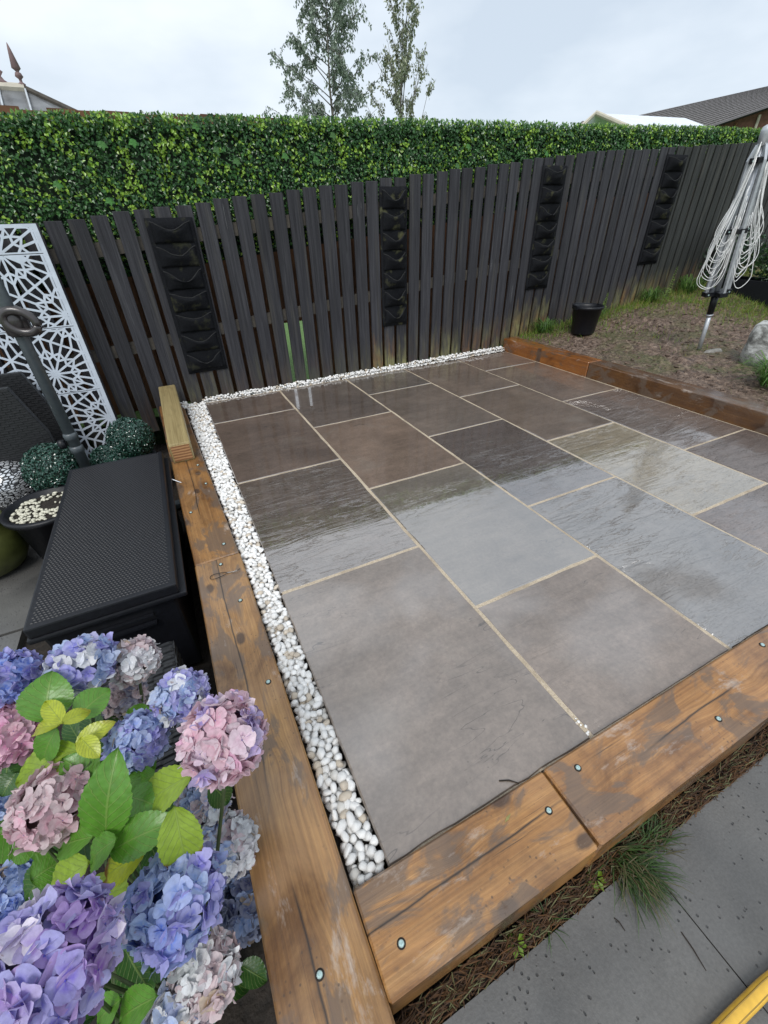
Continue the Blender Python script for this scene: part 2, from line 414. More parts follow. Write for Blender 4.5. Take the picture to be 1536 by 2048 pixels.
# ================================================================== SETTING
# ---- ground sheet
def sheet(name, x0, x1, y0, y1, nx, ny, zf, mat, kind='structure', parent=None):
    b = MB(); vs = []
    for j in range(ny+1):
        for i in range(nx+1):
            x = x0+(x1-x0)*i/nx; y = y0+(y1-y0)*j/ny; vs.append((x, y, zf(x, y)))
    fs = [(j*(nx+1)+i, j*(nx+1)+i+1, (j+1)*(nx+1)+i+1, (j+1)*(nx+1)+i) for j in range(ny) for i in range(nx)]
    b.add(vs, fs); o = b.build(name, mat, parent, smooth=True); tag(o, kind=kind); return o
sheet('ground', -300, 300, -200, 500, 4, 4, lambda x, y: -.55, M_lawn)
sheet('neighbour_lawn', -14, 40, .36, 40, 12, 12, lambda x, y: -.16+.03*max(0, x-1)*(1 if x < 9 else 9/x), M_lawn)
GL = -.40   # lower level on the left
sheet('border_soil', -3.2, -.28, -5, .4, 40, 60, lambda x, y: GL-.03+.03*noise.noise(Vector((x*6, y*6, 1))), M_darksoil)

# garden on the right: mud and rough grass
def garden_z(x, y):
    t = min(1, max(0, (y+1.2)/1.2)); t = t*t*(3-2*t)
    a = max(0, min(x, 7.5)-3.2)
    return .112 + .036*a + .06*a*t
def mud_z(x, y):
    n = noise.fractal(Vector((x*3.1, y*3.1, 4)), 1, 2, 5)
    n2 = noise.fractal(Vector((x*11, y*11, 9)), 1, 2, 4)
    e = min(1, max(0, (x-3.2)/.25))
    return garden_z(x, y)+(.020*n+.026*n2)*e - .012
sheet('garden_mud', 3.16, 9.5, -4.5, .10, 190, 130, mud_z, M_soil)

# ---- raised patio: mortar bed with sandstone slabs
bed = MB(); bed.box((.006, -3.302, -.40), (3.062, .012, -.0028))
patio = tag(bed.build('patio', M_sand), kind='structure')
xs = [0, .61, 1.223, 1.831, 2.437, 3.05]
ys = [[0, -.495, -1.452, -2.383, -3.306], [0, -.921, -1.85, -2.78, -3.306], [0, -.50, -1.443, -2.37, -3.306],
      [0, -.924, -1.864, -2.785, -3.306], [0, -.46, -1.40, -2.345, -3.306]]
tint = [[(.135, .096, .078, .12), (.15, .108, .088, .10), (.125, .096, .08, .7), (.195, .172, .158, .18)],
        [(.125, .1, .088, .15), (.2, .14, .104, .06), (.15, .137, .117, .16), (.205, .175, .158, .35)],
        [(.12, .105, .095, .3), (.15, .122, .103, .12), (.105, .084, .08, .35), (.135, .128, .122, 1.3)],
        [(.16, .124, .1, .12), (.155, .118, .092, .2), (.25, .22, .135, 1.0), (.14, .108, .102, 1.2)],
        [(.165, .12, .1, .08), (.17, .128, .105, .2), (.14, .107, .097, 1.4), (.125, .098, .093, 1.2)]]
WET = [[.9, .9, 1.1, .62], [.9, .85, 1.3, .6], [.9, .95, 1.2, 1.1], [.9, .9, 1.45, .7], [.85, .85, .8, .6]]
J = .0055
def slab_mesh(w, h, seed):
    rnd = random.Random(seed); b = MB(); n = 14
    loop = []
    for (ax, ay), (bx, by) in (((0, 0), (w, 0)), ((w, 0), (w, h)), ((w, h), (0, h)), ((0, h), (0, 0))):
        for i in range(n):
            t = i/n; x = ax+(bx-ax)*t; y = ay+(by-ay)*t
            loop.append((x, y))
    c = (w/2, h/2); top = []; rim = []; bot = []
    for x, y in loop:
        k = noise.noise(Vector((x*14, y*14, seed)))*.0026+noise.noise(Vector((x*50, y*50, seed)))*.0022
        dx = (1 if x < w*.001 else -1 if x > w*.999 else 0)*k; dy = (1 if y < h*.001 else -1 if y > h*.999 else 0)*k
        x2, y2 = x+dx, y+dy; sx = .004 if x < .001 else -.004 if x > w-.001 else 0; sy = .004 if y < .001 else -.004 if y > h-.001 else 0
        top.append((x2+sx, y2+sy, 0)); rim.append((x2, y2, -.004-abs(k))); bot.append((x2, y2, -.03))
    m_ = len(loop)
    b.add(top+rim+bot, [tuple(range(m_))]+[(m_+i, m_+(i+1) % m_, (i+1) % m_, i) for i in range(m_)]
          + [(2*m_+i, 2*m_+(i+1) % m_, m_+(i+1) % m_, m_+i) for i in range(m_)])
    return b
sd = 0
for c in range(5):
    for r in range(4):
        sd += 1
        x0, x1 = xs[c]+(J if c else 0), xs[c+1]-J; y1, y0 = ys[c][r]-(J if r else 0), ys[c][r+1]+J
        o = slab_mesh(x1-x0, y1-y0, sd).build('slab', M_slab, patio, loc=(x0, y0, random.uniform(-.0012, .0012)))
        o.rotation_euler = (random.uniform(-.0012, .0012), random.uniform(-.0012, .0012), 0)
        tc_ = tint[c][r]; lum = (tc_[0]+tc_[1]+tc_[2])/3; o.color = [a_*.58+b_*lum*.42 for a_, b_ in zip(tc_[:3], (1.10, .99, .91))]+[tc_[3]]; o['wet'] = WET[c][r]

# ---- front paving at the lower step
PZ = -.135
pv = MB(); pv.box((-.30, -9, PZ-.25), (9, -3.30, PZ-.04)); tag(pv.build('paving_base', M_darksoil), kind='structure')
path = MB(); path.box((-.28, -9, PZ-.03), (.569, -3.528, PZ)); front = tag(path.build('paving', M_pave), kind='structure')
p2 = MB(); p2.box((.5735, -9, PZ-.03), (3.6, -3.525, PZ-.003)); p2.build('paving_slab', M_pave, front)
# ---- left paving
lp = MB(); lp.box((-4, -1.62, GL-.05), (-1.10, .3, GL+.012)); lfront = tag(lp.build('side_paving', M_pave), kind='structure')
lp = MB(); lp.box((-4, -4, GL-.05), (-1.12, -1.635, GL+.010)); lp.build('paving_slab', M_pave, lfront)

# ================================================================== SLEEPERS
def sleeper(p0, p1, width, height, ztop, label, group, tintc=(1, 1, 1, 1), tilt=0, screws=(), z1=None):
    p0 = Vector((*p0, 0)); p1 = Vector((*p1, 0)); d = p1-p0; ln = d.length; ang = math.atan2(d.y, d.x)
    root = thing('timber_sleeper', label, 'sleeper', ((p0.x+p1.x)/2, (p0.y+p1.y)/2, ztop-height), group)
    root.rotation_euler = (0, -tilt, ang)
    me = bevel_box('beam', (-ln/2, -width/2, 0), (ln/2, width/2, height), .0045, M_sleeper, 1)
    me.polygons.foreach_set('use_smooth', [False]*len(me.polygons))
    o = link('beam', me, root); o.color = tintc
    inv = Matrix.Rotation(-ang, 3, 'Z')
    for sx, sy in screws:
        lp_ = inv @ (Vector((sx, sy, 0))-Vector((root.location.x, root.location.y, 0)))
        b = MB(); b.lathe([(.0088, 0), (.0088, .0012), (.0075, .0018)], 14, (lp_.x, lp_.y, height-.0004))
        h = b.build('screw_recess', M_hole, root)
        b = MB(); b.lathe([(.0058, 0), (.0058, .0016), (.0048, .003), (.002, .0034), (.002, .0022)], 12, (lp_.x, lp_.y, height+.0012))
        b.build('screw_head', M_zinc, root)
    return root
GS = 'timber sleepers edging the patio'
TZ = .022
sleeper((-.178, -3.56), (-.186, -2.088), .182, .30, TZ, 'long honey brown sleeper beside the hydrangea bush, pale wire loop lying on it', GS, (1, 1, 1, 1),
        screws=[(-.179, -2.13), (-.144, -2.372), (-.185, -3.388), (-.13, -2.752), (-.24, -2.76)])
sleeper((-.187, -2.084), (-.232, -.66), .178, .30, TZ, 'brown sleeper beside the black storage box, small offcut block resting on one end', GS, (.92, .86, .8, 1),
        screws=[(-.147, -1.997), (-.253, -1.666), (-.169, -1.159), (-.153, -1.408)])
sleeper((-.233, -.656), (-.25, .06), .176, .30, TZ-.003, 'short reddish brown sleeper running under the offcut block to the fence', GS, (.8, .68, .56, 1))
sleeper((-.086, -3.391), (.421, -3.394), .172, .15, TZ, 'short orange brown sleeper with two dark knots, butted against the long sleeper by the hydrangea', GS, (1.12, 1.05, .98, 1),
        screws=[(.373, -3.38), (-.033, -3.419)])
sleeper((.426, -3.394), (2.9, -3.392), .174, .15, TZ+.003, 'long orange brown sleeper with whitish scuffs along the grass-filled gap', GS, (1.15, 1.06, 1.0, 1),
        screws=[(.502, -3.344), (.931, -3.424), (1.293, -3.342), (1.31, -3.44)])
sleeper((3.142, .06), (3.142, -1.05), .165, .26, .122, 'dark reddish sleeper retaining the mud, its end touching the picket fence', GS, (.85, .56, .28, 1))
sleeper((3.148, -1.055), (3.148, -3.5), .17, .26, .122, 'dark brown sleeper with greyed top edge retaining the mud beside the concrete lump', GS, (.34, .27, .2, 1))
blk = thing('timber_offcut', 'pale green-tinged sawn timber offcut resting on the brown sleeper at the fence', 'offcut', (-.235, -.52, TZ+.001))
blk.rotation_euler = (R(2.0), 0, R(.2))
bme = bevel_box('block', (-.55, -.06, -.0), (.55, .06, .118), .012, M_offcut)
bo = link('block', bme, blk); bo.rotation_euler = (0, 0, R(90)); bo.location = (0, 0, .018)
eb = MB(); eb.box((-.05, -.0015, .012), (.05, .0015, .106)); e_ = eb.build('sawn_end', M_end, blk); e_.location = (0, -.551, .018)

# wire loop on the sleeper
wl = thing('wire_loop', 'thin twisted wire loop lying on the long honey brown sleeper', 'wire', (-.16, -2.2, TZ+.002))
pts = []
for i in range(29):
    a = 2*math.pi*i/28
    pts.append((-.035+.034*math.cos(a), .003+.013*math.sin(a)*(1-.5*math.cos(a)), .0016))
b = MB(); b.tube(pts, .0011, 6); b.build('loop', M_hole, wl)
b = MB(); b.tube([(-.003, .003, .0016), (.02, -.004, .003), (.035, -.006, .005), (.046, .0, .004)], .0016, 6)
b.build('twist', M_bronze, wl)

# ================================================================== PEBBLE STRIP
strip_root = MB(); strip_root.box((-.18, -3.302, -.40), (-.008, .07, -.032)); strip_root.box((-.008, .014, -.40), (3.06, .075, -.03))
pst = tag(strip_root.build('pebble_strip', M_darksoil), kind='structure')
ico = bmesh.new(); bmesh.ops.create_icosphere(ico, subdivisions=2, radius=1)
ICO_V = [v.co.copy() for v in ico.verts]; ICO_F = [tuple(v.index for v in f.verts) for f in ico.faces]; ico.free()
PEB = []
for s_ in range(14):
    off = Vector((s_*7.3, 1, 2)); sc = Vector((random.uniform(.9, 1.3), random.uniform(.75, 1), random.uniform(.55, .78)))
    cuts = [Vector((random.gauss(0, 1), random.gauss(0, 1), random.gauss(0, 1))).normalized() for _ in range(7)]
    vs = []
    for v in ICO_V:
        k = 1+.2*noise.noise(v*1.3+off); p = v*k
        for c_ in cuts:
            d = p.dot(c_)-.66
            if d > 0: p = p-c_*d*.85
        vs.append(Vector((p.x*sc.x, p.y*sc.y, p.z*sc.z)))
    PEB.append(vs)
def strip_x(y): return interp(y, [(-3.3, -.083), (-2.2, -.091), (-.6, -.136), (0, -.146)])
cand = []
def darts(region, n, dmin, zf, size):
    got = []; cell = {}
    for _ in range(n):
        x, y = region(); key = (int(x/dmin), int(y/dmin)); ok = True
        for a in (-1, 0, 1):
            for c_ in (-1, 0, 1):
                for (u, v) in cell.get((key[0]+a, key[1]+c_), ()):
                    if (u-x)**2+(v-y)**2 < dmin*dmin: ok = False
        if ok: cell.setdefault(key, []).append((x, y)); got.append((x, y))
    for x, y in got: cand.append((x, y, zf(x, y), size()*random.choice((1, 1, 1, .8, 1.15))))
def reg_left():
    y = random.uniform(-3.298, .06); a = strip_x(y); return (random.uniform(a+.006, -.008), y)
def reg_far(): return (random.uniform(-.01, 3.05), random.uniform(.018, .072))
darts(reg_left, 9000, .0175, lambda x, y: -.03+random.uniform(-.004, .002), lambda: .0135)
darts(reg_left, 16000, .0158, lambda x, y: -.008+random.uniform(-.006, .006), lambda: .0131)
darts(reg_left, 9000, .0165, lambda x, y: -.021+random.uniform(-.004, .004), lambda: .0128)
darts(reg_far, 6000, .0155, lambda x, y: -.010+random.uniform(-.004, .004)+.006*x, lambda: .012)
darts(reg_far, 9000, .016, lambda x, y: .010+random.uniform(-.005, .008)+.008*x+.12*(y-.03), lambda: .012)
for _ in range(26): cand.append((random.gauss(-.155, .018), random.uniform(-.12, .05), TZ+.007, .0105))
for _ in range(9): cand.append((random.uniform(.601, .62), random.uniform(-3.295, -3.24), -.001, random.uniform(.003, .006)))
def pcol():
    r = random.random()
    if r < .1: c = (.6, .52, .42)
    elif r < .22: c = (.66, .64, .6)
    else: c = (.88, .87, .85)
    k = random.uniform(.9, 1.04); return (c[0]*k, c[1]*k, c[2]*k, 1)
def depth(p): return (Vector(p)-CAM).dot(FW)
cand.sort(key=lambda c_: (depth(c_[:3])-.35*(c_[2] > -.02))/c_[3])
rest = MB()
PALS = []
for i, (x, y, z, s_) in enumerate(cand):
    vs = random.choice(PEB)
    rot = Matrix.Rotation(random.uniform(0, 6.28), 3, 'Z') @ Matrix.Rotation(random.gauss(0, .35), 3, 'X') @ Matrix.Rotation(random.gauss(0, .35), 3, 'Y')
    if i < 300:
        if len(PALS) < 30:
            b = MB(); b.add(PEB[i % 14], ICO_F, pcol()); me = b.mesh('pebble'); me.materials.append(M_pebble)
            me.polygons.foreach_set('use_smooth', [True]*len(me.polygons)); PALS.append(me)
            o = link('pebble', me, pst)
        else: o = link('pebble', random.choice(PALS), pst)
        o.matrix_local = Matrix.Translation((x, y, z)) @ rot.to_4x4() @ Matrix.Scale(s_, 4)
    else:
        rest.add([rot @ (v*s_)+Vector((x, y, z)) for v in vs], ICO_F, pcol())
tag(rest.build('loose_pebbles', M_pebble, pst, smooth=True), kind='stuff')

# ================================================================== FENCE
FY = .085
TOP = [(-1.4, 1.15), (-.614, 1.22), (.296, 1.31), (1.576, 1.43), (1.96, 1.466), (3.21, 1.59), (3.69, 1.637), (4.82, 1.701), (6.2, 1.779), (7.6, 1.85)]
BOT = [(-1.4, -.38), (-.64, -.24), (-.3, -.14), (0, -.05), (3.0, -.01), (3.15, .09), (3.4, .12), (5.2, .27), (7, .40)]
fence = thing('picket_fence', 'dark grey stained picket fence of upright boards with narrow gaps', 'fence', (0, FY, -.3))
fl = fence.location
PLX = [(-.055, .24), (1.645, 1.89), (3.26, 3.55), (4.87, 5.19)]
for k in range(-6, 66):
    x = -.614+.1278*k-.00006*k*max(k, 0)
    zt, zb = interp(x, TOP)+random.uniform(-.006, .006), interp(x+.05, BOT)
    wd = .098+random.uniform(-.003, .003)
    me = bevel_box('board', (-wd/2, -.010, 0), (wd/2, .010, zt-zb), .0025, M_fence, 1)
    o = link('board', me, fence, (x+.049-fl.x, random.uniform(-.002, .002), zb-fl.z))
    o.rotation_euler = (0, random.uniform(-.004, .004), 0)
    g = random.uniform(.8, 1.2); under = any(a-.06 < x+.05 < c_+.06 for a, c_ in PLX)
    alpha = .25
    if under: alpha = 1.6 if x > 1.2 else .35
    elif 2.1 < x < 3.2: alpha = .9
    elif x > 4.6: alpha = 1.0
    if x > 4.9: g *= .85
    o.color = (g, g*(1.06 if x > 4.9 else 1), g*(.85 if x > 4.9 else 1.0), alpha)
def rail(off):
    b = MB()
    for i in range(28):
        xa = -1.4+8.9*i/28; xb = -1.4+8.9*(i+1)/28
        za, zb = interp(xa, TOP)+off, interp(xb, TOP)+off
        b.add([(xa, .011, za-.04), (xa, .046, za-.04), (xa, .046, za+.04), (xa, .011, za+.04),
               (xb, .011, zb-.04), (xb, .046, zb-.04), (xb, .046, zb+.04), (xb, .011, zb+.04)],
              [(0, 1, 5, 4), (1, 2, 6, 5), (2, 3, 7, 6), (3, 0, 4, 7)])
    b.v = [(v[0], v[1], v[2]-fl.z) for v in b.v]
    b.build('rail', M_rail, fence)
rail(-.18); rail(-.79)
for x in (-1.25, .42, 2.1, 3.78, 5.4, 7.0):
    b = MB(); b.box((x, .048, -.35-fl.z+interp(x, BOT)*.5), (x+.075, .12, interp(x, TOP)-.06-fl.z)); b.build('post', M_rail, fence)

# neighbour's brown fence behind
nf = thing('board_fence', 'brown board fence just behind the leafy hedge screen', 'fence', (0, .62, -.3))
for k in range(60):
    x = -2.2+.155*k
    zt = (1.80+.02*random.random() if x < 1.3 else 1.72)+.02*max(0, x)
    zb = -.2
    if .85 < x < 1.2: zb = .42
    me = bevel_box('board', (-.082, -.009, 0), (.082, .009, zt-zb), 0, M_brown)
    o = link('board', me, nf, (x, (.0 if k % 2 else -.0195), zb+.3))
b = MB(); b.box((-2.2, .011, .75), (7.1, .05, .84)); b.build('rail', M_brown, nf)
for x in (-1.9, .4, 2.6, 4.9, 6.9):
    b = MB(); b.box((x, .0505, -.2), (x+.08, .13, 2.0)); b.build('post', M_brown, nf)

# ================================================================== HEDGE SCREEN
HT = [(-2, 1.66), (-.6, 1.70), (.43, 1.73), (1.87, 1.772), (2.8, 1.80), (3.93, 1.823), (5.35, 1.865), (6.35, 1.885), (7.4, 1.91)]
hedge = thing('hedge_screen', 'artificial ivy leaf hedge screen mounted above the grey picket fence', 'hedge', (0, .17, 1.0))
hb = MB()
def leaf6(b, p, nrm, tipd, ln, wd, col, cup=.25):
    n_ = nrm.normalized(); t = (tipd-n_*tipd.dot(n_))
    t = t.normalized() if t.length > 1e-4 else n_.orthogonal().normalized()
    s = n_.cross(t)
    b.add([p, p+t*ln*.45+s*wd*.5+n_*wd*cup, p+t*ln*.5, p+t*ln*.45-s*wd*.5+n_*wd*cup, p+t*ln-n_*ln*.08], [(0, 2, 1), (0, 3, 2), (1, 2, 4), (2, 3, 4)], col)
for i in range(52000):
    x = random.uniform(-1.6, 7.3); zt = interp(x, HT); zl = interp(x, TOP)-.34
    lump = noise.noise(Vector((x*5, 0, 3)))*.012
    z = zl+(zt-zl)*random.random()**.92
    depth_ = random.random(); y = .148+.06*depth_-.022*max(0, noise.noise(Vector((x*7, z*7, 8))))
    if random.random() < .14: z = zt+random.uniform(-.045, .022)+lump
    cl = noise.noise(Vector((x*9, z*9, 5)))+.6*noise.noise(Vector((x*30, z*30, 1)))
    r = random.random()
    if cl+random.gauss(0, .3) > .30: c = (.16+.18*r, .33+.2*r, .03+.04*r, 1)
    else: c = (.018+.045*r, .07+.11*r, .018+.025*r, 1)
    
    f = 1-.75*depth_ if False else 1
    nrm = Vector((random.gauss(0, .55), -1, random.gauss(.45, .55)))
    tip = Vector((random.gauss(0, .7), random.gauss(-.3, .3), random.gauss(-.3, .8)))
    sz = random.uniform(.014, .03)
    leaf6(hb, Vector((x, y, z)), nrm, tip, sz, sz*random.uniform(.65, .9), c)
for i in range(700):      # sprigs along the top edge
    x = random.uniform(-1.6, 7.3); zt = interp(x, HT)
    for j in range(4):
        r = random.random(); c = (.05+.12*r, .14+.2*r, .02+.02*r, 1)
        leaf6(hb, Vector((x+random.gauss(0, .006), random.uniform(.15, .20), zt-.02+j*.011)), Vector((random.gauss(0, 1), -1, .3)), Vector((random.gauss(0, .5), 0, 1)), .026, .013, c)
for i in range(26):       # larger ivy leaves
    x = random.uniform(-1.0, 6.5); z = random.uniform(interp(x, TOP), interp(x, HT)-.03)
    c = (.06, .16+.08*random.random(), .03, 1)
    p = Vector((x, .142, z))
    for a in (-2.2, -1.1, 0, 1.1, 2.2):
        leaf6(hb, p, Vector((.2, -1, .3)), Vector((math.sin(a), 0, -math.cos(a))), .034 if abs(a) < 2 else .022, .024, c, .08)
hb.v = [(v[0], v[1]-.17, v[2]-1.0) for v in hb.v]
ho = hb.build('foliage', M_foliage, hedge); tag(ho, kind='stuff')
bk = MB()  # solid dark sheet added behind the leaves to block light
for i in range(40):
    xa = -1.6+8.9*i/40; xb = -1.6+8.9*(i+1)/40
    pa = [(xa, .21, interp(xa, TOP)-.36), (xb, .21, interp(xb, TOP)-.36), (xb, .21, interp(xb, HT)-.012), (xa, .21, interp(xa, HT)-.012)]
    bk.add(pa+[(p[0], .222, p[2]) for p in pa], [(0, 1, 2, 3), (7, 6, 5, 4), (3, 2, 6, 7), (0, 4, 5, 1)])
bk.v = [(v[0], v[1]-.17, v[2]-1.0) for v in bk.v]
bk.build('light_block_sheet', plain('dark_green_light_block', (.008, .02, .008), .9, 20, .3), hedge)

# ================================================================== HANGING POCKET PLANTERS
def planter(x0, x1, zb, zt, label, seed, alg):
    rnd = random.Random(seed); root = thing('pocket_planter', label, 'planter', ((x0+x1)/2, FY-.012, zb), 'felt pocket planters hung on the fence')
    w_, h_ = x1-x0, zt-zb
    b = MB(); nx, nz = 8, 20; vs = []
    for j in range(nz+1):
        for i in range(nx+1):
            u, v = i/nx, j/nz
            vs.append(((u-.5)*w_, -.008-.006*noise.noise(Vector((u*4, v*9, seed))), v*h_))
    fs = [(j*(nx+1)+i, j*(nx+1)+i+1, (j+1)*(nx+1)+i+1, (j+1)*(nx+1)+i) for j in range(nz) for i in range(nx)]
    b.add(vs, fs); o = b.build('backing', M_felt, root, smooth=True); o.color = (1, 1, 1, alg)
    sm = o.modifiers.new('thick', 'SOLIDIFY'); sm.thickness = .006
    n = 7; ph = h_/(n+.15)
    for k in range(n):
        b = MB(); nu, nv = 14, 8; vs = []
        bul = rnd.uniform(.03, .05); sag = rnd.uniform(.03, .075); sk = rnd.uniform(-.15, .15)
        zlo = k*ph+.02
        for j in range(nv+1):
            v = j/nv
            for i in range(nu+1):
                u = i/nu; a = math.sin(math.pi*u)
                uu = u+sk*.15*math.sin(math.pi*u)
                y = -.014-bul*(a**.7)*(math.sin(v*2.0)/.91)*(1+.25*noise.noise(Vector((u*3, v*3, seed*3+k))))
                z = zlo+v*(ph*.86)-sag*(a**1.6)*v*v+.004*noise.noise(Vector((u*8, v*5, seed+k*2)))
                vs.append(((uu-.5)*w_*.84, y, z))
        fs = [(j*(nu+1)+i, j*(nu+1)+i+1, (j+1)*(nu+1)+i+1, (j+1)*(nu+1)+i) for j in range(nv) for i in range(nu)]
        b.add(vs, fs); o = b.build('pocket', M_felt, root, smooth=True); o.color = (1, 1, 1, alg*rnd.uniform(.4, 1.5))
        sm = o.modifiers.new('thick', 'SOLIDIFY'); sm.thickness = .004
        lip = MB(); lip.tube(vs[-(nu+1):], .0028, 6); lip.build('lip', M_lip, root)
planter(-.055, .24, .225, 1.225, 'black felt pocket planter hanging above the timber offcut', 1, .35)
planter(1.645, 1.89, .385, 1.39, 'algae-streaked felt pocket planter hanging above the white pebbles', 2, 1.0)
planter(3.26, 3.55, .56, 1.54, 'felt pocket planter hanging on the fence beside the black bucket', 3, .6)
planter(4.87, 5.19, .69, 1.65, 'felt pocket planter over greenish boards beside the rotary clothes line', 4, .45)

# ================================================================== LASER-CUT PANEL
lat = thing('lattice_panel', 'white laser-cut star pattern screen leaning on the dark fence', 'screen', (-.64, FY-.13, -.38))
SA = .40; A = Vector((0, 0)); Mm = Vector((SA/2, 0)); Cc = Vector((SA/2, SA/2/math.sqrt(3)))
def lerp(a, c, t): return a+(c-a)*t
p_ = lerp(A, Mm, .46); p2_ = lerp(A, Mm, .72); s1 = lerp(A, Cc, .42); s2 = lerp(A, Cc, .68)
D = Vector((SA*.5*.60*math.cos(R(15)), SA*.5*.60*math.sin(R(15)))); F_ = lerp(Mm, Cc, .5); r0 = .035
a1 = lerp(A, Mm, .10); a2 = lerp(A, Cc, .087)
FACES = [[a1, p_, D, s1, a2], [p_, p2_, D], [p2_, Mm, F_, D], [s1, D, s2], [s2, D, F_, Cc], [A, a1, a2]]
PX0, PX1, PZ0, PZ1 = -1.3, -.64, -.38, 1.21
def inset(poly, d):
    n = len(poly); out = []
    ar = sum(poly[i].x*poly[(i+1) % n].y-poly[(i+1) % n].x*poly[i].y for i in range(n))
    pl = poly if ar > 0 else poly[::-1]
    for i in range(n):
        a, b_, c_ = pl[i-1], pl[i], pl[(i+1) % n]
        e1 = (b_-a).normalized(); e2 = (c_-b_).normalized(); n1 = Vector((-e1.y, e1.x)); n2 = Vector((-e2.y, e2.x))
        den = 1+n1.dot(n2); out.append(b_+(n1+n2)*(d/max(den, .25)))
    ar2 = sum(out[i].x*out[(i+1) % n].y-out[(i+1) % n].x*out[i].y for i in range(n))
    # inset collapsed?
    flip = any((out[(i+1) % n]-out[i]).dot(pl[(i+1) % n]-pl[i]) <= 0 for i in range(n))
    return pl, (None if ar2 <= 0 or flip else out)
def lattice(zlo, zhi):
    b = MB(); TH = .006
    X0, X1 = PX0+.022, PX1-.022
    def clip(poly):
        for ax, lim, sgn in ((0, X0, 1), (0, X1, -1), (1, zlo, 1), (1, zhi, -1)):
            o = []
            for i in range(len(poly)):
                a, c_ = poly[i], poly[(i+1) % len(poly)]; da, dc = (a[ax]-lim)*sgn, (c_[ax]-lim)*sgn
                if da >= 0: o.append(a)
                if da*dc < 0: o.append(a+(c_-a)*(da/(da-dc)))
            poly = o
            if len(poly) < 3: return None
        q_ = [poly[0]]
        for v in poly[1:]:
            if (v-q_[-1]).length > 1e-4: q_.append(v)
        if (q_[0]-q_[-1]).length < 1e-4: q_.pop()
        return q_ if len(q_) > 2 else None
    def put(poly):
        poly = clip(poly)
        if not poly: return
        for dd in (.0062, .005, .0038, .0026):
            pl, ins = inset(poly, dd)
            if ins: break
        n = len(pl); z3 = lambda v, y: (v.x-lat.location.x, y, v.y-lat.location.z)
        if ins:
            vs = [z3(v, 0) for v in pl]+[z3(v, 0) for v in ins]+[z3(v, TH) for v in pl]+[z3(v, TH) for v in ins]
            fs = []
            for i in range(n):
                j = (i+1) % n
                fs += [(i, j, n+j, n+i), (2*n+j, 2*n+i, 3*n+i, 3*n+j), (n+i, n+j, 3*n+j, 3*n+i)]
        else:
            vs = [z3(v, 0) for v in pl]+[z3(v, TH) for v in pl]; fs = [tuple(range(n)), tuple(range(2*n-1, n-1, -1))]
        b.add(vs, fs)
    h = SA*math.sqrt(3)/2
    for ri in range(-7, 8):
        for ci in range(-5, 6):
            cx = -.676+ci*SA+(SA/2 if ri % 2 else 0); cz = .72+ri*h
            if cx < PX0-.4 or cx > PX1+.4 or cz < zlo-.4 or cz > zhi+.4: continue
            for k in range(6):
                for mir in (1, -1):
                    for f in FACES:
                        put([Vector((cx+v.x*math.cos(k*R(60))-mir*v.y*math.sin(k*R(60)), cz+v.x*math.sin(k*R(60))+mir*v.y*math.cos(k*R(60)))) for v in f])
    b.build('cut_pattern', M_white, lat)
ZS = [PZ0, .24, .655, 1.062, PZ1]
for a, c_ in zip(ZS, ZS[1:]): lattice(a+.002, c_-.002 if c_ < PZ1 else c_-.016)
lz = lat.location
for nm, lo, hi in (('side_border', (PX1-.022, 0, PZ0), (PX1, .006, PZ1-.016)), ('side_border', (PX0, 0, PZ0), (PX0+.022, .006, PZ1-.016)), ('top_border', (PX0, 0, PZ1-.016), (PX1, .006, PZ1))):
    b = MB(); b.box(*[tuple(Vector(v)-Vector((lz.x, 0, lz.z))) for v in (lo, hi)]); b.build(nm, M_white, lat)
lat.rotation_euler = (R(-1.2), 0, 0)

# ================================================================== PARASOL POLE
pp = atz(165, 920, .045); PX, PY = pp.x, pp.y
par = thing('parasol_pole', 'dark grey parasol pole with bronze crank handle in front of the white screen', 'parasol', (PX, PY, GL))
b = MB(); b.tube([(0, 0, 0), (0, 0, .30)], .034, 20); b.build('lower_tube', M_pole, par, True)
b = MB(); b.tube([(0, 0, .30), (0, 0, 2.45)], .029, 20); b.build('upper_tube', M_pole, par, True)
for z in (.30, .52, .60):
    b = MB(); b.lathe([(.030, -.02), (.035, -.018), (.036, .012), (.030, .02)], 20, (0, 0, z)); b.build('collar', M_pole, par, True)
b = MB(); b.lathe([(0.001, 0), (.018, 0), (.022, .02), (.018, .045), (.001, .05)], 12, (-.055, -.01, .54)); kb = b.build('locking_knob', M_black, par, True)
hd = aty(22, 645, PY-.05); hz = hd.z-GL
b = MB(); b.lathe([(.036, -.07), (.052, -.06), (.056, 0), (.052, .055), (.036, .065)], 20, (0, 0, hz)); b.build('crank_housing', M_bronze, par, True)
hp = []
for i in range(25):
    a = 2*math.pi*i/24; hp.append((.035+.062*math.cos(a)+.012*math.sin(a), -.055-.01*math.cos(a), hz+.046*math.sin(a)-.022*math.cos(a)))
b = MB(); b.tube(hp, .02, 10); b.build('crank_handle', M_bronze, par, True)
b = MB(); b.box((-.45, -.03, -.012), (.45, .03, .018)); b.box((-.03, -.45, .0185), (.03, .45, .05)); b.build('cross_foot', M_pole, par)

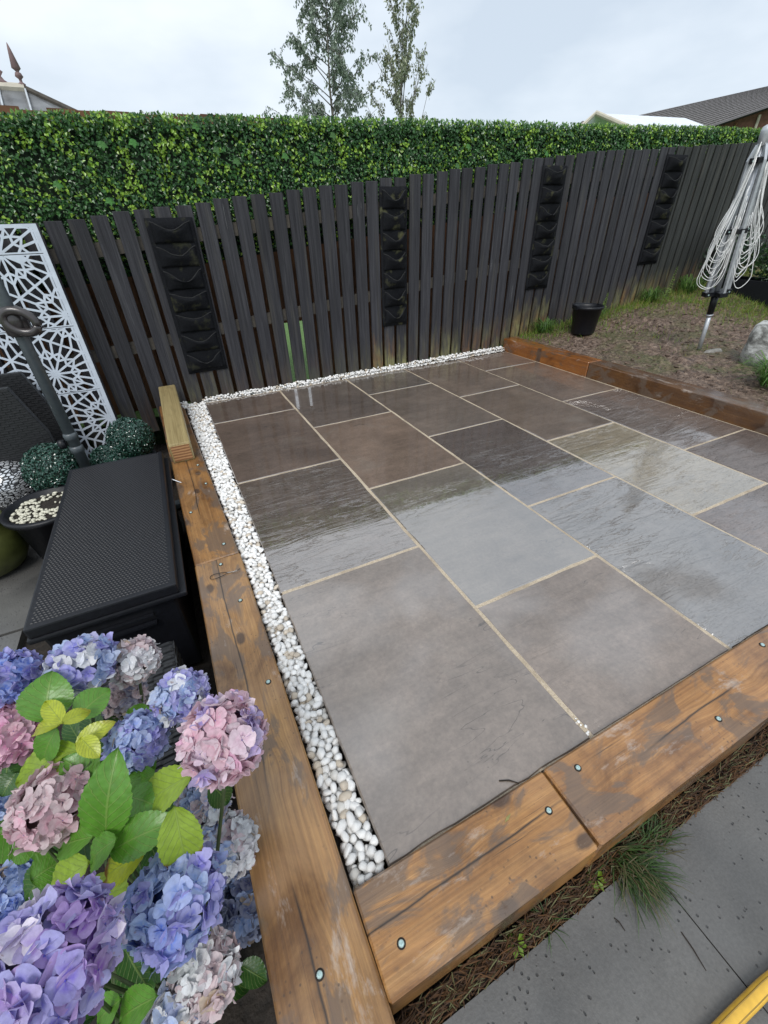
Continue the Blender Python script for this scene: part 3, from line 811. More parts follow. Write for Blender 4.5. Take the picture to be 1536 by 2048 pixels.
# ================================================================== STORAGE BOX
bx0, bx1, by0, by1, bzt = -.800, -.335, -2.262, -1.03, .10
box = thing('storage_box', 'large black plastic garden storage box with dimpled lid beside the sleeper', 'storage box', ((bx0+bx1)/2, (by0+by1)/2, GL))
hx, hy = (bx1-bx0)/2, (by1-by0)/2; H = bzt-GL
def taper_box(name, lo, hi, tp, b_, mat):
    me = bevel_box(name, lo, hi, b_, mat); zc = lo[2]
    for v in me.vertices:
        k = 1-tp*(1-(v.co.z-lo[2])/(hi[2]-lo[2])); v.co.x *= k; v.co.y *= k
    return me
link('body', taper_box('body', (-hx+.02, -hy+.02, 0), (hx-.02, hy-.02, H-.052), .06, .012, M_black), box)
link('rim', bevel_box('rim', (-hx-.008, -hy-.004, H-.066), (hx+.022, hy, H-.046), .006, M_black), box)
link('lid', bevel_box('lid', (-hx, -hy, H-.044), (hx, hy, H-.001), .007, M_black), box)
b = MB(); nx_, ny_ = 36, 92          # dimpled top of the lid: raised pips in offset rows
for j in range(ny_):
    for i in range(nx_):
        x = -hx+.02+(2*hx-.04)*(i+.5+(.25 if j % 2 else -.25))/nx_; y = -hy+.02+(2*hy-.04)*(j+.5)/ny_
        a, c_ = .0044, .0036; z0, z1_ = H-.0012, H+.0006
        b.add([(x-a, y-c_, z0), (x+a, y-c_, z0), (x+a, y+c_, z0), (x-a, y+c_, z0), (x-a*.45, y-c_*.45, z1_), (x+a*.45, y-c_*.45, z1_), (x+a*.45, y+c_*.45, z1_), (x-a*.45, y+c_*.45, z1_)],
              [(4, 5, 6, 7), (0, 1, 5, 4), (1, 2, 6, 5), (2, 3, 7, 6), (3, 0, 4, 7)])
o = b.build('lid_pips', M_black, box); tag(o, kind='stuff')
for s_ in (-1,):
    b = MB(); b.box((-.10, -hy+.008, H-.165), (.12, -hy+.024, H-.155)); b.box((-.10, -hy+.010, H-.125), (.12, -hy+.024, H-.118)); b.build('handle_grip', M_black, box)
b = MB(); b.tube([(hx+.02, .35, H-.06), (hx+.05, .33, H-.075), (hx+.075, .31, H-.085)], .003, 6); b.build('latch_pin', M_alu, box)

# wicker stool in front of the box
def wicker(name, label, cat, loc, lx, ly, h, rotz=0, mat=M_plywood):
    root = thing(name, label, cat, loc); root.rotation_euler = (0, 0, rotz)
    link('frame', bevel_box('frame', (-lx/2, -ly/2, 0), (lx/2, ly/2, h), .01, M_black), root)
    b = MB(); rows = int(ly/.016); cols = int(lx/.034)
    for j in range(rows):
        for i in range(cols):
            x = -lx/2+.006+(lx-.012)*(i+.5)/cols; y = -ly/2+(ly)*(j+.5)/rows
            if i % 2 == j % 2: up_ = .006
            else: up_ = .002
            a, c_ = lx/cols*.60, ly/rows*.40
            b.add([(x-a, y-c_, h), (x+a, y-c_, h), (x+a, y+c_, h), (x-a, y+c_, h), (x-a*.6, y-c_*.8, h+up_), (x+a*.6, y-c_*.8, h+up_), (x+a*.6, y+c_*.8, h+up_), (x-a*.6, y+c_*.8, h+up_)],
                  [(4, 5, 6, 7), (0, 1, 5, 4), (1, 2, 6, 5), (2, 3, 7, 6), (3, 0, 4, 7)])
    o = b.build('woven_top', mat, root); tag(o, kind='stuff')
    b = MB(); rr = int(h/.016)
    for j in range(rr):
        z = h*(j+.5)/rr
        for sx, sy, ln, ax in ((0, -ly/2, lx, 0), (lx/2, 0, ly, 1), (0, ly/2, lx, 0), (-lx/2, 0, ly, 1)):
            for i in range(int(ln/.034)):
                t = -ln/2+ln*(i+.5)/int(ln/.034); e = .004 if (i+j) % 2 else .0015
                if ax == 0: b.box((t-.019, sy-e, z-.006), (t+.019, sy+e, z+.006))
                else: b.box((sx-e, t-.019, z-.006), (sx+e, t+.019, z+.006))
    o = b.build('woven_side', mat, root); tag(o, kind='stuff')
    return root
wicker('wicker_stool', 'charcoal woven wicker stool between the storage box and the hydrangea', 'stool', (-.53, -2.60, GL), .28, .46, .335, R(3))

# wicker armchair at the far left
ch = thing('wicker_armchair', 'dark grey wicker armchair in front of the white screen', 'armchair', (-1.62, -.30, GL))
def woven_panel(root, name, M4, lx, lz):
    b = MB(); th = .03
    b.box((-lx/2, -th/2, 0), (lx/2, th/2, lz), M4)
    n1, n2 = int(lx/.03), int(lz/.014)
    for j in range(n2):
        for i in range(n1):
            x = -lx/2+lx*(i+.5)/n1; z = lz*(j+.5)/n2; e = .005 if (i+j) % 2 else .002
            b.box((x-.017, -th/2-e, z-.005), (x+.017, th/2+e, z+.005), M4)
    b.build(name, M_plywood, root)
co_ = ch.location
def side_panel(y):
    e0, e1 = aty(15, 775, -.48), aty(97, 862, -.48)
    ol = [(e0.x, e0.z), (e1.x, e1.z), (e1.x, GL+.1), (-2.2, GL+.1), (-2.2, e0.z)]
    b = MB(); n = len(ol); b.add([Vector((x, y-.02, z))-co_ for x, z in ol]+[Vector((x, y+.02, z))-co_ for x, z in ol], [tuple(range(n)), tuple(range(2*n-1, n-1, -1))]+[(i, n+i, n+(i+1) % n, (i+1) % n) for i in range(n)])
    z = GL+.11; j = 0
    while z < e0.z-.01:
        xr = e1.x if z < e1.z else e1.x+(e0.x-e1.x)*(z-e1.z)/(e0.z-e1.z)
        i = 0; x = xr-.02
        while x > -1.9:
            ex = .005 if (i+j) % 2 else .002
            b.box((x-.017-co_.x, y-.02-ex-co_.y, z-.005-co_.z), (x+.017-co_.x, y+.02+ex-co_.y, z+.005-co_.z)); x -= .034; i += 1
        z += .014; j += 1
    b.build('arm', M_plywood, ch)
side_panel(-.48); side_panel(-.12)
b = MB(); b.box((-.5, -.155, .10), (.42, .155, .28)); b.build('seat_base', M_plywood, ch)
link('seat_cushion', bevel_box('seat_cushion', (-.48, -.152, .285), (.36, .152, .40), .03, plain('black_cushion', (.014, .015, .018), .85, 50, .3)), ch)
for sx in (-.45, .38):
    for sy in (-.18, .18):
        b = MB(); b.box((sx-.02, sy-.02, 0), (sx+.02, sy+.02, .099)); b.build('leg', M_black, ch)

# ================================================================== POTS, TOPIARY, SPHERE
def topiary(c, r, label, seed, potr, pot=True):
    root = thing('topiary_ball', label, 'topiary', (c.x, c.y, GL), 'artificial topiary balls'); rnd = random.Random(seed)
    cz = c.z-GL
    b = MB(); b.lathe([(.001, -r*.92), (r*.5, -r*.78), (r*.8, -r*.45), (r*.9, 0), (r*.8, r*.45), (r*.5, r*.78), (.001, r*.92)], 16, (0, 0, cz)); b.build('core', M_dgreen, root, True)
    b = MB()
    for i in range(4400):
        z = 1-2*(i+.5)/4400; a = i*2.39996+rnd.random(); q = math.sqrt(1-z*z)
        d = Vector((q*math.cos(a), q*math.sin(a), z)); rr = r*(.88+.12*rnd.random())
        g = rnd.random(); c_ = (.012+.03*g, .045+.08*g, .03+.06*g, 1)
        leaf6(b, d*rr+Vector((0, 0, cz)), d+Vector((rnd.gauss(0, .45), rnd.gauss(0, .45), rnd.gauss(0, .45))), Vector((rnd.gauss(0, 1), rnd.gauss(0, 1), rnd.gauss(0, 1))), .018, .011, c_)
    tag(b.build('leaves', M_topi, root), kind='stuff')
    ph = max(.08, cz-r*.9)
    b = MB(); b.lathe([(potr*.75, 0), (potr, ph*.92), (potr*1.08, ph*.93), (potr*1.08, ph), (potr*.95, ph), (potr*.9, ph*.9)], 24); b.build('pot', M_black, root, True)
    return root
topiary(atz(262, 878, .0), .142, 'dark glossy topiary ball close to the fence behind the storage box', 1, .12)
topiary(atz(222, 925, -.08), .115, 'small topiary ball mostly hidden behind the lid of the storage box', 2, .10)
topiary(atz(108, 937, .0), .152, 'dark glossy topiary ball beside the parasol pole, behind the pebble pot', 3, .12)
pc = atz(92, 1008, -.06)
pot = thing('pebble_pot', 'wide black pot topped with cream pebbles beside the storage box', 'pot', (pc.x, pc.y, GL))
ph = -.06-GL
b = MB(); b.lathe([(.14, 0), (.178, ph-.03), (.206, ph-.028), (.21, ph-.004), (.2, ph+.002), (.183, ph), (.176, ph-.03), (.001, ph-.034)], 40); b.build('vessel', M_black, pot, True)
b = MB(); b.lathe([(.17, ph-.035), (.172, ph-.026), (.001, ph-.024)], 30); b.build('compost', M_darksoil, pot)
rndp = random.Random(5); k = 0
b = MB()
for i in range(260):
    a = rndp.uniform(0, 6.28); r_ = .165*math.sqrt(rndp.random())
    x, y = r_*math.cos(a), r_*math.sin(a)
    if (x-.03)**2+(y-.05)**2 < .007 and rndp.random() < .8: continue
    s_ = rndp.uniform(.008, .012)
    rot = Matrix.Rotation(rndp.uniform(0, 6.28), 3, 'Z')
    b.add([rot @ (v*s_)+Vector((x, y, ph-.018)) for v in rndp.choice(PEB)], ICO_F, (.62, .6, .48, 1))
tag(b.build('cream_pebbles', M_pebble, pot, True), kind='stuff')
sc_ = atz(24, 970, -.12)
sp = thing('mosaic_sphere', 'silver and black mosaic garden sphere behind the pebble pot', 'sphere', (sc_.x, sc_.y, GL))
b = MB(); rr = .15
b.lathe([(rr*math.sin(R(a)) if a not in (0, 180) else .001, rr-rr*math.cos(R(a))) for a in range(0, 181, 9)], 36, (0, 0, -.12-GL-rr)); b.build('ball', M_silver, sp, True)
b = MB(); b.lathe([(.10, 0), (.11, .02), (.07, .05), (.08, max(.07, -.12-GL-rr+.02))], 24); b.build('stand', M_black, sp, True)
oc = atz(-38, 1090, -.22)
ov = thing('olive_pot', 'round mossy olive glazed pot standing on the grey paving', 'pot', (oc.x, oc.y, GL+.012))
b = MB(); b.lathe([(.09, 0), (.15, .03), (.19, .10), (.20, .17), (.185, .24), (.15, .29), (.155, .31), (.14, .31), (.13, .28), (.001, .26)], 40); b.build('vessel', M_olive, ov, True)
b = MB(); b.lathe([(.13, .27), (.001, .285)], 24); b.build('compost', M_darksoil, ov)

# ================================================================== GARDEN THINGS (right)
bp = Vector((3.79, -.30, 0)); bp.z = garden_z(bp.x, bp.y)-.012
bk_ = thing('bucket', 'black plastic bucket standing on the mud by the fence', 'bucket', bp)
b = MB(); b.lathe([(.001, 0), (.108, 0), (.112, .01), (.138, .235), (.150, .236), (.153, .262), (.143, .266), (.135, .24), (.108, .03), (.001, .025)], 36); b.build('vessel', M_black, bk_, True)
hp = [(.152*math.cos(a), .152*math.sin(a), .258+.012*math.sin(a*.5)) for a in [R(x) for x in range(0, 181, 12)]]
b = MB(); b.tube(hp, .004, 6); b.build('handle', M_black, bk_)
for a in (0, 180):
    b = MB(); b.box((-.012, -.012, .235), (.012, .012, .268), Matrix.Rotation(R(a), 4, 'Z') @ Matrix.Translation((.150, 0, 0))); b.build('handle_lug', M_black, bk_)

# rotary clothes line
ft = Vector((4.15, -1.30, 0)); ft.z = garden_z(4.15, -1.3)-.02
tp = aty(1531, 272, -1.33)
AX = (tp-ft); AL = AX.length; az = AX.normalized()
side = (RT-az*RT.dot(az)).normalized(); fwd = az.cross(side)
air = thing('rotary_clothes_line', 'folded rotary clothes line with white cords hanging in loops', 'clothes line', ft)
MA = Matrix((side, fwd, az)).transposed().to_4x4(); air.matrix_world = Matrix.Translation(ft) @ MA
def hgt(px, py): # height along the axis for a pixel on the axis
    d = aty(px, py, -1.31); return (d-ft).dot(az)
h1, h2, h3, h4 = hgt(1416, 628), hgt(1426, 588), hgt(1475, 458), hgt(1516, 318)
b = MB(); b.tube([(0, 0, -.05), (0, 0, h1)], .017, 14); b.build('ground_spike', M_alu, air, True)
b = MB(); b.lathe([(.021, 0), (.026, .012), (.026, .02), (.02, .02)], 16, (0, 0, h1-.03)); b.build('socket_collar', M_alu, air, True)
b = MB(); b.tube([(0, 0, h1-.01), (0, 0, h2)], [.024, .029], 16); b.build('sleeve', M_black, air, True)
b = MB(); b.tube([(0, 0, h2), (0, 0, AL)], .019, 14); b.build('mast', M_alu, air, True)
for h, wv in ((h2, .10), (h3, .085), (h4, .065)):
    b = MB(); b.box((-wv, -.03, h-.016), (wv, .03, h+.016)); b.box((-.03, -wv, h-.0155), (.03, wv, h+.0155)); br = b.build('bracket', M_black, air)
    for sx in (-1, 1):
        b = MB(); b.tube([(sx*wv*.8, -.034, h), (sx*wv*.8, -.029, h)], .006, 10); b.build('rivet', M_zinc, br)
arms = []
for a in (0, 90, 180, 270):
    ca, sa = math.cos(R(a)), math.sin(R(a)); b = MB()
    pA = Vector((ca*.085, sa*.085, h2)); pB = Vector((ca*.062, sa*.062, h4)); pC = Vector((ca*.03, sa*.03, AL-.04))
    tx = Vector((-sa, ca, 0))*.009; rd = Vector((ca, sa, 0))*.012
    vs = []
    for p in (pA, pB, pC): vs += [p-tx-rd, p+tx-rd, p+tx+rd, p-tx+rd]
    b.add(vs, [(0, 1, 5, 4), (1, 2, 6, 5), (2, 3, 7, 6), (3, 0, 4, 7), (4, 5, 9, 8), (5, 6, 10, 9), (6, 7, 11, 10), (7, 4, 8, 11), (3, 2, 1, 0), (8, 9, 10, 11)])
    b.build('arm', M_alu, air)
b = MB(); b.lathe([(.03, -.05), (.036, -.045), (.036, .03), (.03, .05), (.012, .06)], 18, (0, 0, AL)); b.build('top_cap', M_alu, air, True)
rc = random.Random(3)
for k in range(26):
    sgn = -1 if k % 2 else 1; t = (k//2)/12
    zb_ = h2+.05+.34*t+rc.uniform(-.015, .015); ztp = h4+rc.uniform(-.05, .12); zin = h3+rc.uniform(-.1, .2)
    xo = sgn*(.172-.03*t+rc.uniform(-.012, .012)); xi = sgn*(.02+rc.uniform(0, .045)); yo = rc.uniform(-.09, .03); yi = rc.uniform(-.07, -.02)
    pts = [(sgn*.04, -.04, ztp), (xo*.55, yo*.7, (ztp*.55+zb_*.45)), (xo*.95, yo, zb_+.12), (xo*.98, yo, zb_+.05), (xo*.82, yo, zb_+.008), ((xo+xi)/2, (yo+yi)/2, zb_-.012), (xi+.25*(xo-xi), yi, zb_+.012), (xi, yi, zb_+.09), (xi*.9, yi, (zb_+zin)/2), (xi*.7, yi, zin+.1)]
    sm_ = []
    P4 = [Vector(p) for p in pts]
    for i in range(len(P4)-1):
        q0, q1, q2, q3 = P4[max(i-1, 0)], P4[i], P4[i+1], P4[min(i+2, len(P4)-1)]
        for s5 in range(5):
            u = s5/5
            sm_.append(.5*((2*q1)+(q2-q0)*u+(2*q0-5*q1+4*q2-q3)*u*u+(3*q1-q0-3*q2+q3)*u**3))
    sm_.append(P4[-1])
    b = MB(); b.tube(sm_, .0025, 5); b.build('cord', M_cord, air, True)
st = thing('field_stone', 'flat grey stone at the foot of the rotary clothes line', 'stone', (4.16, -1.42, garden_z(4.16, -1.4)))
b = MB(); b.add([Vector((v.x*.085, v.y*.055, v.z*.04)) for v in PEB[3]], ICO_F); b.build('stone', M_stone, st)

# concrete lump
cl0 = atz(1512, 722, .15); cl0.z = garden_z(cl0.x, cl0.y)-.02
cl_ = thing('concrete_lump', 'stained white and grey lump of old concrete on the mud', 'concrete', cl0)
b = MB(); prof = [(.001, 0), (.15, 0), (.165, .05), (.158, .12), (.145, .15), (.15, .22), (.142, .295), (.12, .305), (.001, .30)]
b.lathe(prof, 48, (.06, .0, 0), 1.15, .8)
b.v = [(v[0]+.018*noise.noise(Vector(v)*9), v[1]+.018*noise.noise(Vector(v)*9+Vector((5, 0, 0))), v[2]+(.012*noise.noise(Vector(v)*12) if v[2] > .02 else 0)) for v in b.v]
b.build('lump', M_conc, cl_, True)

# black trough with shrub
tr = thing('trough_planter', 'long black trough planter at the end of the muddy garden', 'trough', (6.32, -.98, garden_z(6.3, -.6)-.09))
for nm, lo, hi in (('front_board', (-.22, -1.1, 0), (-.19, 1.0, .27)), ('end_board', (-.188, .97, 0), (.22, 1.0, .268)), ('back_board', (.19, -1.1, 0), (.22, .968, .266)), ('end_board', (-.188, -1.1, 0), (.188, -1.07, .268))):
    link(nm, bevel_box(nm, lo, hi, .004, M_black), tr)
b = MB(); b.box((-.187, -1.068, .01), (.187, .967, .22)); b.build('compost', M_darksoil, tr)
def shrub(name, label, c, rx, ry, rz, n, cols, seed, ls=.05):
    root = thing(name, label, 'shrub', c); rnd = random.Random(seed)
    for k in range(9):
        a = rnd.uniform(0, 6.28); b = MB()
        b.tube([(0, 0, 0), (rx*.3*math.cos(a), ry*.3*math.sin(a), rz*.5), (rx*.6*math.cos(a), ry*.6*math.sin(a), rz*(1.0+.4*rnd.random()))], [.008, .006, .003], 6); b.build('stem', M_bark, root)
    b = MB()
    for i in range(n):
        d = Vector((rnd.gauss(0, 1), rnd.gauss(0, 1), rnd.gauss(0, 1))).normalized()
        k = .35+.65*rnd.random()**.5; k *= 1+.25*noise.noise(d*2.2+Vector((seed, 0, 0)))
        p = Vector((d.x*rx*k, d.y*ry*k, rz+d.z*rz*k)); g = rnd.random(); c0 = rnd.choice(cols)
        leaf6(b, p, d+Vector((rnd.gauss(0, .6), rnd.gauss(0, .6), .4)), Vector((rnd.gauss(0, 1), rnd.gauss(0, 1), rnd.gauss(-.3, .6))), ls*rnd.uniform(.7, 1.2), ls*.5, (c0[0]*(.6+.8*g), c0[1]*(.6+.8*g), c0[2]*(.6+.8*g), 1))
    tag(b.build('foliage', M_foliage, root), kind='stuff'); return root
tz = tr.location.z+.22
shrub('evergreen_shrub', 'dark evergreen shrub in the black trough, beside the fence', (6.30, -.05, tz), .30, .36, .30, 1500, [(.02, .05, .025), (.03, .07, .03)], 1)
shrub('evergreen_shrub', 'mid green spreading shrub in the black trough behind the clothes line', (6.38, -.85, tz), .30, .55, .26, 2000, [(.03, .075, .02), (.05, .11, .03), (.015, .04, .02)], 2, .055)

# grass blades over the garden (uncountable)
gb = MB(); rg = random.Random(8)
def blade(b, p, h, lean, wd, col):
    a = rg.uniform(0, 6.28); s = Vector((math.cos(a), math.sin(a), 0))*wd*.5; ln = Vector((math.cos(lean[0]), math.sin(lean[0]), 0))*lean[1]
    m_ = p+ln*.35+Vector((0, 0, h*.62)); t = p+ln+Vector((0, 0, h))
    b.add([p-s, p+s, m_+s*.7, m_-s*.7, t], [(0, 1, 2, 3), (3, 2, 4)], col)
def gcol():
    r = rg.random(); 
    if rg.random() < .22: return (.26+.1*r, .22+.08*r, .08, 1)
    return (.09+.12*r, .17+.17*r, .02+.02*r, 1)
cnt = 0
while cnt < 24000:
    x = rg.uniform(3.24, 7.2); y = rg.uniform(-3.2, .07)
    dens = 1.0*math.exp(-((y-.07)/.3)**2)+.9*max(0, min(1, (x-4.6+.4*y)/1.0))+.5*max(0, noise.noise(Vector((x*1.3, y*1.3, 2)))-.12)
    if x < 5.4 and -1.2 < y < -.15: dens *= .45
    if rg.random() > dens: continue
    cnt += 1
    h = rg.uniform(.02, .07)*(1.7 if y > -.12 and rg.random() < .4 else 1)
    blade(gb, Vector((x, y, mud_z(x, y)-.004)), h, (rg.uniform(0, 6.28), h*rg.uniform(.2, 1.1)), .0045, gcol())
tag(gb.build('rough_grass', M_grass), 'thin rough grass growing through the mud', 'grass', kind='stuff')
cb_ = MB()
for i in range(2200):
    x = rg.uniform(3.25, 6.0); y = rg.uniform(-3.2, .0)
    s_ = rg.choice((.006, .009, .013, .018)); g = rg.uniform(.6, 1.5); rot = Matrix.Rotation(rg.uniform(0, 6.28), 3, 'Z')
    vs = [rot @ Vector((v.x*s_*1.3, v.y*s_, v.z*s_*.6))+Vector((x, y, mud_z(x, y))) for v in PEB[i % 14]]
    cb_.add(vs, ICO_F, (.11*g, .075*g, .055*g, 1))
tag(cb_.build('mud_clods', M_debris, None, True), 'small wet clods and wood chips strewn over the mud', 'clods', kind='stuff')
def tuft(name, label, cat, c, n, hmin, hmax, spread, cols, wd=.005, lean=1.0, bias=None, group=None):
    root = thing(name, label, cat, c, group); b = MB()
    for i in range(n):
        a = rg.uniform(0, 6.28); r_ = spread*.35*math.sqrt(rg.random()); h = rg.uniform(hmin, hmax); dirn = a+rg.gauss(0, .5)
        if bias is not None: dirn = bias+rg.gauss(0, .7)
        p = Vector((r_*math.cos(a), r_*math.sin(a), 0)); out = spread*rg.uniform(.4, 1.1)*lean
        col = rg.choice(cols); g = rg.uniform(.7, 1.3); col = (col[0]*g, col[1]*g, col[2]*g, 1)
        d = Vector((math.cos(dirn), math.sin(dirn), 0)); s = Vector((-d.y, d.x, 0))*wd*.5
        ps = [p, p+d*out*.3+Vector((0, 0, h*.75)), p+d*out*.7+Vector((0, 0, h*.95)), p+d*out*1.05+Vector((0, 0, h*.6))]
        vs = [ps[0]-s, ps[0]+s, ps[1]-s, ps[1]+s, ps[2]-s*.7, ps[2]+s*.7, ps[3]]
        b.add(vs, [(0, 1, 3, 2), (2, 3, 5, 4), (4, 5, 6)], col)
    tag(b.build('blades', M_grass, root), kind='stuff'); return root
GR = [(.07, .16, .025), (.1, .2, .03), (.05, .11, .02)]
g0 = atz(1552, 770, .13)
tuft('grass_clump', 'long bright green grass clump against the concrete lump', 'grass', (g0.x, g0.y, garden_z(g0.x, g0.y)-.01), 160, .08, .2, .26, GR, .008)
for (x, y, s_, lb) in ((3.52, -.03, .15, 'tuft of grass under the pocket planter by the bucket'), (4.25, .0, .15, 'low leafy weeds at the fence foot beyond the bucket'), (5.15, .0, .17, 'grassy weeds below the pocket planter near the clothes line'), (5.75, -.05, .2, 'tall grass tuft between the fence and the black trough')):
    tuft('grass_tuft', lb, 'grass', (x, y, garden_z(x, y)-.015), 170, s_*.4, s_*1.1, s_*1.0, GR, .006)
for (x, y, h, lb) in ((5.42, -.02, .34, 'young fern-like weed growing up the greenish fence boards'), (4.4, .02, .24, 'thin leafy weed stem against the fence beyond the bucket')):
    root = thing('tall_weed', lb, 'weed', (x, y, garden_z(x, y)-.01))
    b = MB(); b.tube([(0, 0, 0), (.02, -.01, h*.5), (.0, -.03, h)], [.003, .0025, .001], 5); b.build('stem', M_stem, root)
    b = MB()
    for j in range(26):
        t = .15+.85*j/26; sgn = 1 if j % 2 else -1
        leaf6(b, Vector((.02*math.sin(t*3.1), -.03*t*t, h*t)), Vector((rg.gauss(0, .3), -1, .5)), Vector((sgn, rg.gauss(0, .3), -.15)), .05*(1.15-t), .017, (.13, .2, .04, 1))
    b.build('leaves', M_grass, root)

# ================================================================== FRONT GAP
gp_ = MB()
for i in range(3600):
    x = rg.uniform(-.1, 2.0); y = rg.uniform(-3.526, -3.482); a = rg.gauss(0, 1.0); l_ = rg.uniform(.008, .03)
    z = PZ-.012+rg.uniform(0, .022); d = Vector((math.cos(a), math.sin(a)*.5, rg.gauss(0, .35)))*l_; s = Vector((-d.y, d.x, 0)).normalized()*.0009
    p = Vector((x, y, z)); r = rg.random()
    c = (.035+.06*r, .016+.024*r, .007, 1) if rg.random() < .85 else (.12, .12, .05, 1)
    gp_.add([p-d-s, p-d+s, p+s+Vector((0, 0, .001)), p-s, p+d], [(0, 1, 2, 3), (3, 2, 4)], c)
gl_ = MB(); gl_.box((-.09, -3.527, PZ-.03), (2.5, -3.48, PZ-.016))
tag(gl_.build('gap_soil', M_darksoil), kind='structure')
tag(gp_.build('dead_needles', M_debris), 'rust brown dead needles filling the gap between sleeper and paving', 'needles', kind='stuff')
FG = [(.03, .07, .014), (.045, .095, .018), (.1, .09, .04)]
t1 = atz(1262, 1745, PZ); tuft('grass_tuft', 'dark green grass tuft flopping over the wet grey paving', 'grass', (t1.x, -3.512, PZ-.012), 330, .012, .05, .105, FG, .0022, 1.0, R(-75))
t2 = atz(1300, 1690, PZ); tuft('grass_tuft', 'fine grass lying along the whitish-scuffed sleeper', 'grass', (t2.x, -3.506, PZ-.012), 120, .01, .045, .10, FG, .0022, 1.0, R(15))
t3 = atz(1105, 1860, PZ); tuft('grass_tuft', 'sparse grass sprig in the needle-filled gap near the sleeper corner', 'grass', (t3.x, -3.505, PZ-.012), 26, .01, .035, .05, FG, .002)
for q_, lb in (((1200, 1775), 'small bright green broadleaf weed in the gap by the dark grass tuft'), ((1040, 1905), 'tiny green weed in the gap near the sleeper corner')):
    c = atz(q_[0], q_[1], PZ); root = thing('small_weed', lb, 'weed', (c.x, min(c.y, -3.49) if c.y > -3.5 else -3.505, PZ-.014)); b = MB()
    for j in range(9):
        a = j*.8; leaf6(b, Vector((.004*math.cos(a), .004*math.sin(a), .006+.003*j)), Vector((math.cos(a)*.4, math.sin(a)*.4, 1)), Vector((math.cos(a), math.sin(a), .4)), .024, .011, (.09+.01*j, .19+.01*j, .02, 1))
    b.build('leaves', M_grass, root)
# hose
hs = thing('garden_hose', 'yellow garden hose lying on the wet grey paving', 'hose', (.55, -3.78, PZ+.001))
hr = .0135; pts = []
for px, py in ((1340, 2200), (1400, 2110), (1458, 2046), (1500, 2004), (1540, 1966), (1600, 1925), (1700, 1880)):
    p = atz(px, py, PZ+hr); pts.append(p-hs.location)
sm_ = []
for i in range(len(pts)-1):
    q0, q1, q2, q3 = pts[max(i-1, 0)], pts[i], pts[i+1], pts[min(i+2, len(pts)-1)]
    for s5 in range(6):
        u = s5/6; sm_.append(.5*((2*q1)+(q2-q0)*u+(2*q0-5*q1+4*q2-q3)*u*u+(3*q1-q0-3*q2+q3)*u**3))
sm_.append(pts[-1])
b = MB(); b.tube(sm_, hr, 20)
nseg = 20; up_i = []
for i in range(len(b.v)):
    j = i % nseg; b.c[i] = (.72, .43, .05, 1)
ho_ = b.build('tube', M_hose, hs, True)
for dx, rr_ in ((-.6, .0016), (.55, .0014)):
    line = []
    for i, p in enumerate(sm_):
        t = (sm_[min(i+1, len(sm_)-1)]-sm_[max(i-1, 0)]).normalized(); sd_ = t.cross(Vector((0, 0, 1))).normalized()
        line.append(p+(sd_*math.sin(dx)+Vector((0, 0, 1))*math.cos(dx))*(hr-.0007))
    b = MB(); b.tube(line, rr_, 6, (.33, .2, .03, 1)); b.build('stripe', M_hose, hs, True)
# loose bits
def twig(px0, px1, z, label, r=.0014, nm='twig'):
    a = atz(*px0, z); c = atz(*px1, z); root = thing(nm, label, 'twig', a)
    mid = (c-a)*.5+Vector((.002, .003, .001)); b = MB(); b.tube([(0, 0, r), mid+Vector((0, 0, r)), c-a+Vector((0, 0, r))], [r, r*1.1, r*.6], 6); b.build('stick', M_hole, root)
twig((998, 1562), (1038, 1567), .001, 'small dark twig on the slab beside the short sleeper', .0016)
twig((1362, 1864), (1412, 1942), PZ, 'long thin dark twig on the wet grey paving', .0012)
twig((1228, 1836), (1250, 1862), PZ, 'short dark twig on the paving by the grass tuft', .0012)
c = atz(1015, 1637, TZ); lf = thing('fallen_leaf', 'narrow yellow-green leaf lying on the short orange brown sleeper', 'leaf', (c.x, c.y, TZ+.0012)); b = MB()
leaf6(b, Vector((-.011, -.004, .001)), Vector((0, 0, 1)), Vector((1, .35, 0)), .026, .0065, (.35, .33, .12, 1), .05); b.build('blade', M_grass, lf)

